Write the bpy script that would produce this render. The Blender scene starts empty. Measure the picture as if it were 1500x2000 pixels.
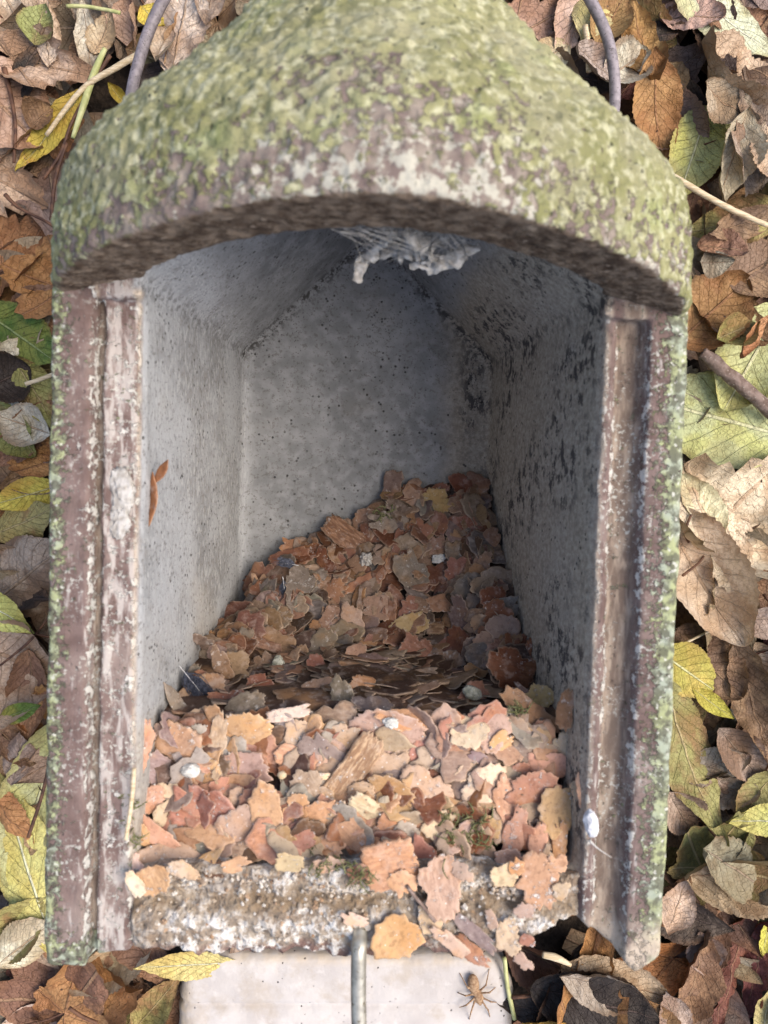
import bpy, math, random
import numpy as np
from mathutils import Matrix, Vector
R_ = np.random.RandomState(7)
random.seed(7)
scene = bpy.context.scene
C = scene.collection

# ------------------------------------------------------------------ camera
D = 0.24                      # lens height above the plane of the box's opening
FPX = 1502.0                  # focal length in photo pixels (1500 x 2000)
cam_d = bpy.data.cameras.new("camera"); cam = bpy.data.objects.new("camera", cam_d); C.objects.link(cam)
scene.camera = cam
cam_d.sensor_fit = 'VERTICAL'; cam_d.sensor_height = 36; cam_d.sensor_width = 27
cam_d.lens = FPX / 2000 * 36
cam_d.clip_start = 0.005; cam_d.clip_end = 50
d0 = np.array([(690-750)/FPX, (1000-940)/FPX, -1.0]); d0 /= np.linalg.norm(d0)
Zc = -d0
Yc = np.array([0.0267, 0.9996, 0.0]); Yc -= Zc*Yc.dot(Zc); Yc /= np.linalg.norm(Yc)
Xc = np.cross(Yc, Zc)
MW = np.array([Xc, Yc, Zc])            # world <- camera
cam.matrix_world = Matrix(((MW[0][0],MW[0][1],MW[0][2],0),(MW[1][0],MW[1][1],MW[1][2],0),(MW[2][0],MW[2][1],MW[2][2],D),(0,0,0,1)))
cam_d.dof.use_dof = True
cam_d.dof.focus_distance = 0.36
cam_d.dof.aperture_fstop = 15.0
CP = np.array([0, 0, D])

def P(px, py, z):
    """the point at height z that stands at this place of the photo"""
    v = MW @ np.array([(px-750)/FPX, (1000-py)/FPX, -1.0])
    return CP + v*((z-D)/v[2])
def proj(p):
    v = MW.T @ (np.asarray(p, float)-CP)
    return 750+FPX*v[0]/-v[2], 1000-FPX*v[1]/-v[2]

# ------------------------------------------------------------------ light
SUN_EL, SUN_AZ = math.radians(56), math.radians(2)      # azimuth measured from +X towards +Y
w = bpy.data.worlds.new("World"); scene.world = w; w.use_nodes = True
nt = w.node_tree; nt.nodes.clear()
sky = nt.nodes.new("ShaderNodeTexSky"); sky.sky_type = 'NISHITA'; sky.sun_disc = False
sky.sun_elevation = SUN_EL; sky.sun_rotation = math.pi/2 - SUN_AZ
sky.air_density = 1.0; sky.dust_density = 4.0; sky.ozone_density = 1.0; sky.altitude = 100
bg = nt.nodes.new("ShaderNodeBackground"); bg.inputs[1].default_value = 0.13
wo = nt.nodes.new("ShaderNodeOutputWorld")
nt.links.new(sky.outputs[0], bg.inputs[0]); nt.links.new(bg.outputs[0], wo.inputs[0])
sl = bpy.data.lights.new("sun", 'SUN'); so = bpy.data.objects.new("sun", sl); C.objects.link(so)
sl.energy = 1.65; sl.angle = math.radians(48); sl.color = (1.0, 0.90, 0.76)
sd = Vector((math.cos(SUN_EL)*math.cos(SUN_AZ), math.cos(SUN_EL)*math.sin(SUN_AZ), math.sin(SUN_EL)))
so.rotation_euler = sd.to_track_quat('Z', 'Y').to_euler()
scene.view_settings.view_transform = 'Standard'; scene.view_settings.look = 'None'
scene.view_settings.gamma = 1; scene.view_settings.use_curve_mapping = False
scene.view_settings.exposure = 0.78
scene.cycles.max_bounces = 8; scene.cycles.diffuse_bounces = 5
scene.cycles.use_denoising = True

# ------------------------------------------------------------------ numpy helpers
def _h(i, j, k, s):
    n = (i*374761393 + j*668265263 + k*2147483647 + s*1274126177) & 0xffffffff
    n = ((n ^ (n >> 13)) * 1274126177) & 0xffffffff
    n = ((n ^ (n >> 16)) * 2246822519) & 0xffffffff
    return ((n ^ (n >> 13)) & 0xffff)/65535.0
def noise(p, s=0):
    """value noise, -1..1; p is (n,3)"""
    p = np.asarray(p, float); f = np.floor(p); i = f.astype(np.int64); t = p-f; t = t*t*(3-2*t)
    r = 0
    for a in (0, 1):
        for b in (0, 1):
            for c in (0, 1):
                wt = (t[:,0] if a else 1-t[:,0])*(t[:,1] if b else 1-t[:,1])*(t[:,2] if c else 1-t[:,2])
                r = r + wt*_h(i[:,0]+a, i[:,1]+b, i[:,2]+c, s)
    return r*2-1
def fbm(p, o=3, s=0):
    r = 0; a = 1; q = np.asarray(p, float)
    for k in range(o):
        r = r + a*noise(q, s+k*17); a *= .5; q = q*2.03+1.7
    return r/(2-2**(1-o))
def sst(a, b, x):
    t = np.clip((x-a)/(b-a), 0, 1); return t*t*(3-2*t)
def smax(a, b, k):
    h = np.clip(.5-.5*(b-a)/k, 0, 1); return b*(1-h)+a*h + k*h*(1-h)
def smin(a, b, k): return -smax(-a, -b, k)

def nets(fn, lo, hi, h):
    """mesh of the zero surface of fn (negative inside), all quads"""
    lo = np.array(lo, float); n = np.ceil((np.array(hi)-lo)/h).astype(int)+1
    ax = [lo[i]+h*np.arange(n[i]) for i in range(3)]
    X = ax[0][:,None,None]; Y = ax[1][None,:,None]; Z = ax[2][None,None,:]
    F = np.broadcast_to(fn(X, Y, Z), tuple(n)).astype(np.float32)
    S = F < 0
    c = [S[a:n[0]-1+a, b:n[1]-1+b, d:n[2]-1+d] for a in (0,1) for b in (0,1) for d in (0,1)]
    cnt = sum(x.astype(np.int8) for x in c)
    act = (cnt > 0) & (cnt < 8)
    idx = -np.ones(act.shape, np.int64); I = np.argwhere(act); idx[act] = np.arange(len(I))
    acc = np.zeros((len(I), 3)); m = np.zeros(len(I))
    cor = [(a,b,d) for a in (0,1) for b in (0,1) for d in (0,1)]
    for e0 in range(8):
        for e1 in range(e0+1, 8):
            p, q = np.array(cor[e0]), np.array(cor[e1])
            if abs(p-q).sum() != 1: continue
            f0 = F[I[:,0]+p[0], I[:,1]+p[1], I[:,2]+p[2]]; f1 = F[I[:,0]+q[0], I[:,1]+q[1], I[:,2]+q[2]]
            k = (f0 < 0) != (f1 < 0)
            t = np.where(k, f0/np.where(k, f0-f1, 1), 0)
            acc += np.where(k[:,None], p+t[:,None]*(q-p), 0); m += k
    V = lo + h*(I+acc/m[:,None])
    Q = []
    for a in range(3):
        b, d = (a+1) % 3, (a+2) % 3
        sl0 = [slice(1, n[i]-1) for i in range(3)]; sl0[a] = slice(0, n[a]-1)
        sl1 = list(sl0); sl1[a] = slice(1, n[a])
        s0 = S[tuple(sl0)]; s1 = S[tuple(sl1)]
        E = np.argwhere(s0 != s1)
        off = np.array([0 if i == a else 1 for i in range(3)]); G = E+off
        inn = s0[E[:,0], E[:,1], E[:,2]]
        def cell(db, dd):
            g = G.copy(); g[:,b] -= db; g[:,d] -= dd
            return idx[g[:,0], g[:,1], g[:,2]]
        q = np.stack([cell(1,1), cell(0,1), cell(0,0), cell(1,0)], 1)
        q[~inn] = q[~inn][:, ::-1]
        Q.append(q)
    return V, np.concatenate(Q)

def mesh(name, V, F, mat, parent=None, smooth=True, attrs=None, uv=None, loc=None):
    me = bpy.data.meshes.new(name)
    V = np.asarray(V, np.float32)
    if isinstance(F, np.ndarray):
        k = F.shape[1]
        me.vertices.add(len(V)); me.vertices.foreach_set('co', V.ravel())
        me.loops.add(F.size); me.loops.foreach_set('vertex_index', F.ravel().astype(np.int32))
        me.polygons.add(len(F)); me.polygons.foreach_set('loop_start', (np.arange(len(F))*k).astype(np.int32))
        me.update(calc_edges=True)
    else:
        me.from_pydata(V.tolist(), [], [list(map(int, f)) for f in F])
    if smooth: me.polygons.foreach_set('use_smooth', np.ones(len(me.polygons), bool))
    for an, av in (attrs or {}).items():
        av = np.asarray(av, np.float32)
        if av.ndim == 2:
            A = me.attributes.new(an, 'FLOAT_COLOR', 'POINT')
            if av.shape[1] == 3: av = np.concatenate([av, np.ones((len(av),1), np.float32)], 1)
            A.data.foreach_set('color', av.ravel())
        else:
            A = me.attributes.new(an, 'FLOAT', 'POINT'); A.data.foreach_set('value', av)
    me.materials.append(mat); me.validate(); me.update()
    o = bpy.data.objects.new(name, me); C.objects.link(o)
    if parent is not None: o.parent = parent
    if loc is not None: o.location = loc
    return o
def empty(name, loc):
    o = bpy.data.objects.new(name, None); C.objects.link(o); o.location = loc; o.empty_display_size = .01; return o
def tag(o, label=None, cat=None, group=None, kind=None):
    for k, v in (('label', label), ('category', cat), ('group', group), ('kind', kind)):
        if v: o[k] = v
    return o

def tube(pts, rad, n=8, sub=6, jit=0, seed=0):
    """round tube through control points; returns V, F"""
    pts = np.array(pts, float); m = len(pts)
    rad = np.broadcast_to(np.array(rad, float), (m,)) if np.ndim(rad) < 2 else rad
    T = np.linspace(0, m-1, (m-1)*sub+1); out = []; rr = np.interp(T, range(m), rad)
    for t in T:
        i = min(int(t), m-2); f = t-i
        p0, p1, p2, p3 = pts[max(i-1,0)], pts[i], pts[i+1], pts[min(i+2,m-1)]
        out.append(.5*((2*p1)+(-p0+p2)*f+(2*p0-5*p1+4*p2-p3)*f*f+(-p0+3*p1-3*p2+p3)*f**3))
    out = np.array(out)
    tg = np.gradient(out, axis=0); tg /= np.linalg.norm(tg, axis=1)[:,None]+1e-12
    ref = np.array([0,0,1.]) if abs(tg[0][2]) < .9 else np.array([1.,0,0])
    V = []
    for k in range(len(out)):
        a = np.cross(tg[k], ref); a /= np.linalg.norm(a)+1e-12; b = np.cross(tg[k], a)
        for j in range(n):
            th = 2*math.pi*j/n
            V.append(out[k]+rr[k]*(math.cos(th)*a+math.sin(th)*b))
    V = np.array(V)
    if jit: V += (fbm(V*260, 2, seed)*jit)[:,None]*np.array([1,.7,1])
    F = [(k*n+j, k*n+(j+1)%n, (k+1)*n+(j+1)%n, (k+1)*n+j) for k in range(len(out)-1) for j in range(n)]
    F.append(list(range(n))[::-1]); F.append([len(V)-n+j for j in range(n)])
    return V, F
def join(parts):
    V = []; F = []; o = 0
    for v, f in parts:
        V.append(np.asarray(v)); F += [tuple(int(i)+o for i in q) for q in f]; o += len(v)
    return np.concatenate(V), F

# ------------------------------------------------------------------ materials
class NT:
    def __init__(s, name):
        s.m = bpy.data.materials.new(name); s.m.use_nodes = True
        s.t = s.m.node_tree; s.t.nodes.clear()
        s.out = s.t.nodes.new("ShaderNodeOutputMaterial"); s.b = s.t.nodes.new("ShaderNodeBsdfPrincipled")
        s.t.links.new(s.b.outputs[0], s.out.inputs[0])
        s.tc = s.t.nodes.new("ShaderNodeTexCoord").outputs['Object']
    def lk(s, a, b):
        if isinstance(a, (int, float)): b.default_value = a
        elif isinstance(a, (tuple, list)): b.default_value = tuple(a) if len(a) != 3 or b.type == 'VECTOR' else (*a, 1)
        else: s.t.links.new(a, b)
    def mapping(s, sc, v=None):
        n = s.t.nodes.new("ShaderNodeMapping"); s.lk(v or s.tc, n.inputs[0]); n.inputs['Scale'].default_value = sc; return n.outputs[0]
    def noise(s, sc, det=3, v=None, w=None, rough=.5):
        n = s.t.nodes.new("ShaderNodeTexNoise"); s.lk(v or s.tc, n.inputs['Vector'])
        n.inputs['Scale'].default_value = sc; n.inputs['Detail'].default_value = det; n.inputs['Roughness'].default_value = rough
        if w is not None: n.noise_dimensions = '4D'; s.lk(w, n.inputs['W'])
        return n.outputs[0]
    def voro(s, sc, v=None, feat='F1', out='Distance', w=None):
        n = s.t.nodes.new("ShaderNodeTexVoronoi"); n.feature = feat; s.lk(v or s.tc, n.inputs['Vector']); n.inputs['Scale'].default_value = sc
        if w is not None: n.voronoi_dimensions = '4D'; s.lk(w, n.inputs['W'])
        return n.outputs[out]
    def ramp(s, x, a, b, lo=0., hi=1.):
        n = s.t.nodes.new("ShaderNodeMapRange"); n.interpolation_type = 'SMOOTHSTEP'; s.lk(x, n.inputs[0])
        for i, q in enumerate((a, b, lo, hi)): s.lk(q, n.inputs[i+1])
        return n.outputs[0]
    def math(s, op, a, b=0., c=0.):
        n = s.t.nodes.new("ShaderNodeMath"); n.operation = op; s.lk(a, n.inputs[0]); s.lk(b, n.inputs[1]); s.lk(c, n.inputs[2]); return n.outputs[0]
    def mix(s, f, a, b, mode='MIX'):
        n = s.t.nodes.new("ShaderNodeMix"); n.data_type = 'RGBA'; n.blend_type = mode
        s.lk(f, n.inputs[0]); s.lk(a, n.inputs[6]); s.lk(b, n.inputs[7]); return n.outputs[2]
    def attr(s, name, out='Fac'):
        n = s.t.nodes.new("ShaderNodeAttribute"); n.attribute_name = name; return n.outputs[out]
    def rnd(s): return s.t.nodes.new("ShaderNodeObjectInfo").outputs['Random']
    def sep(s, v=None):
        n = s.t.nodes.new("ShaderNodeSeparateXYZ"); s.lk(v or s.tc, n.inputs[0]); return n.outputs
    def bump(s, h, dist, strength=1.0, prev=None):
        n = s.t.nodes.new("ShaderNodeBump"); n.inputs['Strength'].default_value = strength; n.inputs['Distance'].default_value = dist
        s.lk(h, n.inputs['Height'])
        if prev is not None: s.lk(prev, n.inputs['Normal'])
        return n.outputs[0]
    def done(s, col, rough=.8, bump=None, spec=.3):
        s.lk(col, s.b.inputs['Base Color']); s.lk(rough, s.b.inputs['Roughness']); s.b.inputs['Specular IOR Level'].default_value = spec
        if bump is not None: s.t.links.new(bump, s.b.inputs['Normal'])
        return s.m

def mat_shell():
    n = NT("weathered woodcrete")
    x, y, z = n.sep()
    # --- grey cast inside wall
    big = n.noise(28, 4); fine = n.noise(900, 3); mid = n.noise(170, 4)
    wall = n.mix(n.ramp(big, .35, .65), (.165,.17,.175), (.245,.25,.255))
    wall = n.mix(n.ramp(mid, .4, .7, 0, .5), wall, (.35,.355,.365))
    streak = n.noise(1, 4, n.mapping((1500, 260, 700)))
    side = n.ramp(n.math('ABSOLUTE', n.math('SUBTRACT', x, .006)), .052, .062)
    wall = n.mix(n.math('MULTIPLY', side, n.ramp(streak, .50, .68, 0, .6)), wall, (.20,.17,.14))
    wall = n.mix(n.math('MULTIPLY', side, n.ramp(streak, .50, .32, 0, .55)), wall, (.56,.555,.54))
    wall = n.mix(n.math('MULTIPLY', side, n.ramp(n.noise(40, 4), .35, .6, .25, .75)), wall, (.43,.445,.465))
    wall = n.mix(n.ramp(n.noise(620, 4, rough=.7), .54, .64, 0, .55), wall, (.10,.09,.08))
    # brown damp stain, heavier to the right wall and low down
    st = n.math('ADD', n.ramp(x, .03, .060, 0, .85), n.math('ADD', n.ramp(y, .01, -.11, 0, .40), n.math('MULTIPLY', n.math('SUBTRACT', n.noise(18, 4), .5), 1.2)))
    wall = n.mix(n.ramp(st, .1, .75, 0, .80), wall, n.mix(n.ramp(n.noise(520, 5, rough=.7), .35, .65), (.27,.22,.16), (.46,.40,.31)))
    # black mould spots on the right wall
    mo = n.math('MULTIPLY', n.ramp(n.noise(1, 5, n.mapping((300, 150, 220)), rough=.72), .50, .58), n.math('MULTIPLY', n.ramp(x, .045, .056), n.ramp(n.noise(24, 3), .40, .56)))
    wall = n.mix(n.math('MULTIPLY', mo, .9), wall, (.05,.045,.045))
    por = n.math('MULTIPLY', n.ramp(n.voro(300), .20, .10), n.ramp(n.noise(60, 3), .44, .58))
    por2 = n.math('MULTIPLY', n.ramp(n.voro(700), .2, .1), n.ramp(n.noise(110, 2), .45, .6))
    pores = n.math('MAXIMUM', por, n.math('MULTIPLY', por2, n.math('ADD', n.math('MULTIPLY', n.ramp(y, .02, .07), .8), .15)))
    wall = n.mix(n.math('MULTIPLY', pores, .85), wall, (.04,.038,.035))
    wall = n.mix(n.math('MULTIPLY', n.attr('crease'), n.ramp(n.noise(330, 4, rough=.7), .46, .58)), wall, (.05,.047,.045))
    # --- painted frame with crusts
    paint = n.mix(n.ramp(n.noise(130, 4), .35, .7), (.140,.095,.085), (.215,.155,.140))
    paint = n.mix(n.ramp(n.noise(40, 4), .5, .75, 0, .6), paint, (.33,.27,.24))
    vert = n.noise(1, 4, n.mapping((420, 90, 420)))
    rim = n.attr('rim')      # 1 on arrises where lime gathers
    cr = n.ramp(n.math('ADD', n.noise(330, 5, rough=.65), n.math('MULTIPLY', rim, .17)), .64, .73)
    paint = n.mix(n.ramp(n.math('ADD', vert, n.math('MULTIPLY', n.attr('strip'), .15)), .58, .74, 0, .75), paint, (.50,.46,.43))
    paint = n.mix(n.math('MULTIPLY', n.attr('groove'), .75), paint, n.mix(n.ramp(vert, .4, .65), (.17,.13,.10), (.38,.31,.24)))
    paint = n.mix(cr, paint, n.mix(n.noise(60, 2), (.46,.46,.42), (.66,.62,.58)))
    spk = n.math('MULTIPLY', n.ramp(n.noise(620, 4, rough=.7), .54, .62), n.ramp(n.noise(70, 3), .40, .62))
    paint = n.mix(n.math('MULTIPLY', spk, .8), paint, (.52,.52,.47))
    lich = n.attr('lichen')
    lm = n.ramp(n.math('ADD', n.noise(420, 5, rough=.7), n.math('MULTIPLY', lich, .24)), .60, .72)
    lc = n.mix(n.ramp(n.noise(90, 3), .35, .6), (.36,.40,.32), (.38,.41,.22))
    lc = n.mix(n.ramp(n.noise(300, 3), .40, .58, 0, .85), lc, (.12,.12,.085))
    lc = n.mix(n.ramp(n.noise(520, 3), .58, .68, 0, .8), lc, (.62,.62,.55))
    paint = n.mix(lm, paint, lc)
    tan_ = n.mix(n.noise(400, 4), (.42,.34,.26), (.62,.53,.43))
    paint = n.mix(n.math('MULTIPLY', n.attr('edge'), n.ramp(n.noise(120, 4), .3, .55)), paint, tan_)
    col = n.mix(n.attr('inside'), paint, wall)
    hgt = n.math('ADD', n.math('MULTIPLY', mid, .5), n.math('ADD', n.math('MULTIPLY', fine, .35), n.math('ADD', n.math('MULTIPLY', streak, n.math('MULTIPLY', side, .5)), n.math('MULTIPLY', pores, -1.0))))
    hgt = n.math('ADD', hgt, n.math('MULTIPLY', n.math('SUBTRACT', 1.0, n.attr('inside')), n.math('ADD', n.math('MULTIPLY', cr, .8), n.math('MULTIPLY', lm, 1.2))))
    return n.done(col, .88, n.bump(hgt, .0005, .9), .2)

def mat_roof():
    n = NT("mossy roof woodcrete")
    x, y, z = n.sep()
    base = n.mix(n.ramp(n.noise(160, 4), .35, .7), (.19,.145,.13), (.31,.265,.22))
    m1 = n.noise(300, 5, rough=.66); m2 = n.noise(26, 4); m3 = n.noise(75, 3)
    amt = n.attr('moss')
    lime = n.ramp(n.math('ADD', n.noise(280, 5, rough=.65), n.math('MULTIPLY', n.attr('lime'), .16)), .60, .70)
    col = n.mix(lime, base, n.mix(n.noise(90, 2), (.40,.385,.32), (.54,.52,.44)))
    mf = n.ramp(n.math('ADD', n.math('ADD', n.math('MULTIPLY', m1, .95), n.math('MULTIPLY', m3, .25)), n.math('MULTIPLY', amt, .30)), .66, .74)
    green = n.mix(n.ramp(m2, .35, .62), (.225,.225,.10), (.335,.325,.175))
    green = n.mix(n.ramp(n.noise(330, 3), .45, .68), green, (.52,.51,.34))
    green = n.mix(n.ramp(n.noise(190, 4), .54, .72, 0, .55), green, (.17,.18,.075))
    green = n.mix(n.ramp(n.noise(50, 2), .58, .72, 0, .30), green, (.25,.33,.10))
    green = n.mix(n.ramp(n.noise(700, 4, rough=.7), .52, .62, 0, .5), green, (.16,.16,.09))
    green = n.mix(n.ramp(n.noise(34, 3), .46, .66, 0, .45), green, (.33,.31,.22))
    col = n.mix(mf, col, green)
    pit = n.math('MULTIPLY', n.ramp(n.voro(260), .17, .08), n.ramp(n.noise(70, 2), .45, .6))
    col = n.mix(n.math('MULTIPLY', pit, .7), col, (.05,.055,.04))
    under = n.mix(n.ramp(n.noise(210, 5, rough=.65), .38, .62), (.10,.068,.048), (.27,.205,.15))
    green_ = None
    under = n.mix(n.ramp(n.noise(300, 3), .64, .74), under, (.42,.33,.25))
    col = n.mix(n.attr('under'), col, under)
    h = n.math('ADD', n.math('MULTIPLY', m1, 1.0), n.math('ADD', n.math('MULTIPLY', n.noise(520, 3), .5), n.math('MULTIPLY', pit, -1.)))
    h = n.math('ADD', h, n.math('MULTIPLY', mf, .7))
    return n.done(col, .92, n.bump(h, .0012, .8), .15)

def mat_sill():
    n = NT("crumbling woodcrete sill")
    x, y, z = n.sep()
    g1 = n.noise(260, 5, rough=.65)
    col = n.mix(n.ramp(n.noise(90, 4), .35, .65), (.25,.19,.14), (.42,.36,.29))
    col = n.mix(n.math('MULTIPLY', n.ramp(g1, .45, .60), n.math('ADD', .3, n.ramp(n.noise(45, 3), .38, .56, 0, .7))), col, (.76,.73,.69))
    col = n.mix(n.ramp(n.noise(430, 3), .60, .72, 0, .8), col, (.48,.30,.17))
    col = n.mix(n.ramp(n.voro(420), .22, .1, 0, .75), col, (.09,.07,.05))
    vl = n.sep(n.voro(380, out='Color'))[0]
    col = n.mix(n.ramp(n.voro(380), .34, .24, 0, .55), col, n.mix(vl, (.22,.17,.12), (.78,.72,.64)))
    col = n.mix(n.math('MULTIPLY', n.attr('groove_brown'), n.ramp(n.noise(60, 3), .3, .6, .35, .8)), col, (.26,.19,.12))
    col = n.mix(n.math('MULTIPLY', n.attr('paint'), n.ramp(g1, .6, .48)), col, (.21,.135,.115))
    h = n.math('ADD', g1, n.math('ADD', n.math('MULTIPLY', n.noise(800, 3), .5), n.math('MULTIPLY', n.voro(420), .6)))
    return n.done(col, .92, n.bump(h, .0018, 1.), .15)

def mat_bark():
    n = NT("dry pine bark")
    c = n.attr('col', 'Color'); r = n.math('MULTIPLY', n.rnd(), 37.0)
    edge = n.attr('edge')
    blot = n.noise(95, 3, w=r); fib = n.noise(1, 4, n.mapping((260, 1100, 700)), w=r)
    col = n.mix(n.ramp(blot, .50, .68, 0, .55), c, n.mix(.5, n.mix(1., c, (1.25,.95,.55), 'MULTIPLY'), (.42,.24,.12)))
    b2 = n.noise(60, 2, w=n.math('ADD', r, 5.))
    col = n.mix(n.ramp(b2, .55, .72, 0, .5), col, n.mix(.55, c, (.20,.15,.13)))
    col = n.mix(n.math('MULTIPLY', n.attr('fibre'), n.ramp(fib, .42, .62, 1., 0.)), col, n.mix(1., c, (.50,.42,.38), 'MULTIPLY'))
    col = n.mix(n.ramp(edge, .90, 1.0, 0, .5), col, n.mix(.45, c, (.75,.58,.42)))
    col = n.mix(n.ramp(n.noise(520, 4, w=r, rough=.7), .48, .66, 0, .55), col, n.mix(1., c, (.42,.36,.34), 'MULTIPLY'))
    col = n.mix(n.ramp(n.noise(240, 4, w=n.math('ADD', r, 2.), rough=.65), .52, .66, 0, .55), col, n.mix(.35, c, (.62,.52,.46)))
    dust = n.math('MULTIPLY', n.ramp(n.noise(430, 5, w=r, rough=.7), .54, .64), n.math('MULTIPLY', n.attr('dusty'), n.ramp(n.noise(85, 3, w=n.math('ADD', r, 9.)), .46, .62)))
    speck = n.ramp(n.voro(560, w=r), .20, .10, 0, .8)
    col = n.mix(n.math('MAXIMUM', n.math('MULTIPLY', dust, .85), n.math('MULTIPLY', speck, n.attr('dusty'))), col, (.80,.77,.74))
    h = n.math('ADD', n.math('MULTIPLY', fib, n.math('ADD', n.attr('fibre'), .15)), n.math('ADD', n.math('MULTIPLY', n.noise(400, 3, w=r), .6), n.math('MULTIPLY', dust, .8)))
    return n.done(col, n.ramp(blot, .3, .7, .48, .75), n.bump(h, .0005, .9), .3)

def mat_leaf():
    n = NT("fallen leaf")
    c = n.attr('col', 'Color'); r = n.math('MULTIPLY', n.rnd(), 53.0)
    uvw = n.attr('uvl', 'Vector'); u, v, e = n.sep(uvw)
    au = n.math('ABSOLUTE', u)
    wd = n.math('MULTIPLY', n.noise(60, 2, w=r), .25)
    mid = n.ramp(au, .055, .02)
    t = n.math('SUBTRACT', n.math('MULTIPLY', v, 9.0), n.math('ADD', n.math('MULTIPLY', n.math('POWER', au, .85), 2.4), wd))
    sv = n.ramp(n.math('ABSOLUTE', n.math('SUBTRACT', n.math('FRACT', t), .5)), .055, .012)
    sv = n.math('MULTIPLY', sv, n.ramp(au, .98, .8))
    net = n.ramp(n.voro(420, feat='DISTANCE_TO_EDGE', w=r), .10, .02)
    col2 = n.attr('col2', 'Color')
    bl = n.noise(55, 4, w=r)
    col = n.mix(n.ramp(bl, .46, .60), c, col2)
    col = n.mix(n.ramp(n.math('ADD', e, n.math('MULTIPLY', bl, .7)), 1.15, 1.42, 0, .7), col, n.mix(.6, col2, (.22,.11,.05)))
    col = n.mix(n.ramp(n.noise(380, 5, w=r, rough=.7), .46, .64, 0, .55), col, n.mix(1., c, (.50,.43,.36), 'MULTIPLY'))
    col = n.mix(n.ramp(n.noise(30, 3, w=n.math('ADD', r, 7.)), .48, .66, 0, .6), col, n.mix(1., c, (.62,.50,.38), 'MULTIPLY'))
    col = n.mix(n.math('MULTIPLY', net, .14), col, n.mix(1., c, (.4,.35,.3), 'MULTIPLY'))
    sp = n.math('MULTIPLY', n.ramp(n.voro(260, w=r), .23, .14), n.math('MULTIPLY', n.ramp(n.noise(55, 2, w=n.math('ADD', r, 3.)), .45, .6), n.attr('spots')))
    col = n.mix(sp, col, (.075,.04,.025))
    col = n.mix(n.math('MULTIPLY', sv, .35), col, n.mix(.35, n.mix(1., c, (.62,.55,.48), 'MULTIPLY'), c))
    col = n.mix(n.math('MULTIPLY', mid, .7), col, n.attr('ribc', 'Color'))
    h = n.math('ADD', n.math('MULTIPLY', sv, .8), n.math('ADD', mid, n.math('ADD', n.math('MULTIPLY', net, .25), n.math('MULTIPLY', n.noise(300, 4, w=r), .9))))
    return n.done(col, .62, n.bump(h, .0009, .9), .35)

def mat_simple(name, c1, c2, sc=300, rough=.8, bd=.0003, spec=.3, metal=0., stretch=None, c3=None):
    n = NT(name)
    f = n.noise(sc, 4) if not stretch else n.noise(1, 4, n.mapping(stretch))
    col = n.mix(n.ramp(f, .35, .65), c1, c2)
    if c3: col = n.mix(n.ramp(n.noise(sc*2.3, 3), .60, .70), col, c3)
    n.b.inputs['Metallic'].default_value = metal
    return n.done(col, rough, n.bump(n.math('ADD', f, n.math('MULTIPLY', n.noise(sc*3, 3), .5)), bd, .8), spec)

M_shell = mat_shell(); M_roof = mat_roof(); M_sill = mat_sill(); M_bark = mat_bark(); M_leaf = mat_leaf()
M_soil = mat_simple("dark leaf mould", (.018,.013,.010), (.05,.036,.026), 200, .95, .004)
M_wire = mat_simple("oxidised coated wire", (.20,.175,.19), (.33,.29,.31), 380, .5, .0002, .4, c3=(.12,.10,.10))
M_pin = mat_simple("dull steel pin", (.36,.34,.29), (.58,.55,.47), 240, .45, .0001, .5, metal=.6, c3=(.20,.17,.11))
M_web = mat_simple("dusty spider silk", (.42,.39,.35), (.64,.62,.59), 500, .95, .0006)
M_web.node_tree.nodes['Principled BSDF'].inputs['Alpha'].default_value = .8
M_silk = mat_simple("white cocoon silk", (.55,.56,.60), (.76,.77,.80), 260, .9, .0008)
M_down = mat_simple("slate down feather", (.035,.04,.06), (.10,.11,.15), 900, .7, .0001)
M_quill = mat_simple("pale quill", (.5,.5,.52), (.75,.75,.75), 900, .5, .0001)
M_pellet = mat_simple("grey green dropping", (.27,.275,.21), (.48,.48,.41), 420, .9, .0008, c3=(.20,.19,.15))
M_white = mat_simple("chalky white dropping", (.50,.49,.45), (.70,.69,.65), 300, .85, .0006)
M_moss = mat_simple("dry moss sprigs", (.11,.12,.045), (.27,.27,.13), 500, .85, .0003)
M_spider = mat_simple("tan spider hair", (.24,.14,.075), (.42,.28,.17), 700, .7, .0003)
M_twig = mat_simple("twig bark", (.14,.095,.075), (.27,.20,.17), 260, .8, .0008, c3=(.36,.30,.26))
M_stem = mat_simple("brown leaf stalk", (.07,.035,.025), (.17,.085,.05), 260, .6, .0003)
M_straw = mat_simple("dry straw", (.52,.40,.24), (.72,.60,.42), 200, .55, .0002, stretch=(60, 900, 900))
M_gstraw = mat_simple("yellowing grass stem", (.42,.44,.18), (.60,.60,.30), 200, .55, .0002)
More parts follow.
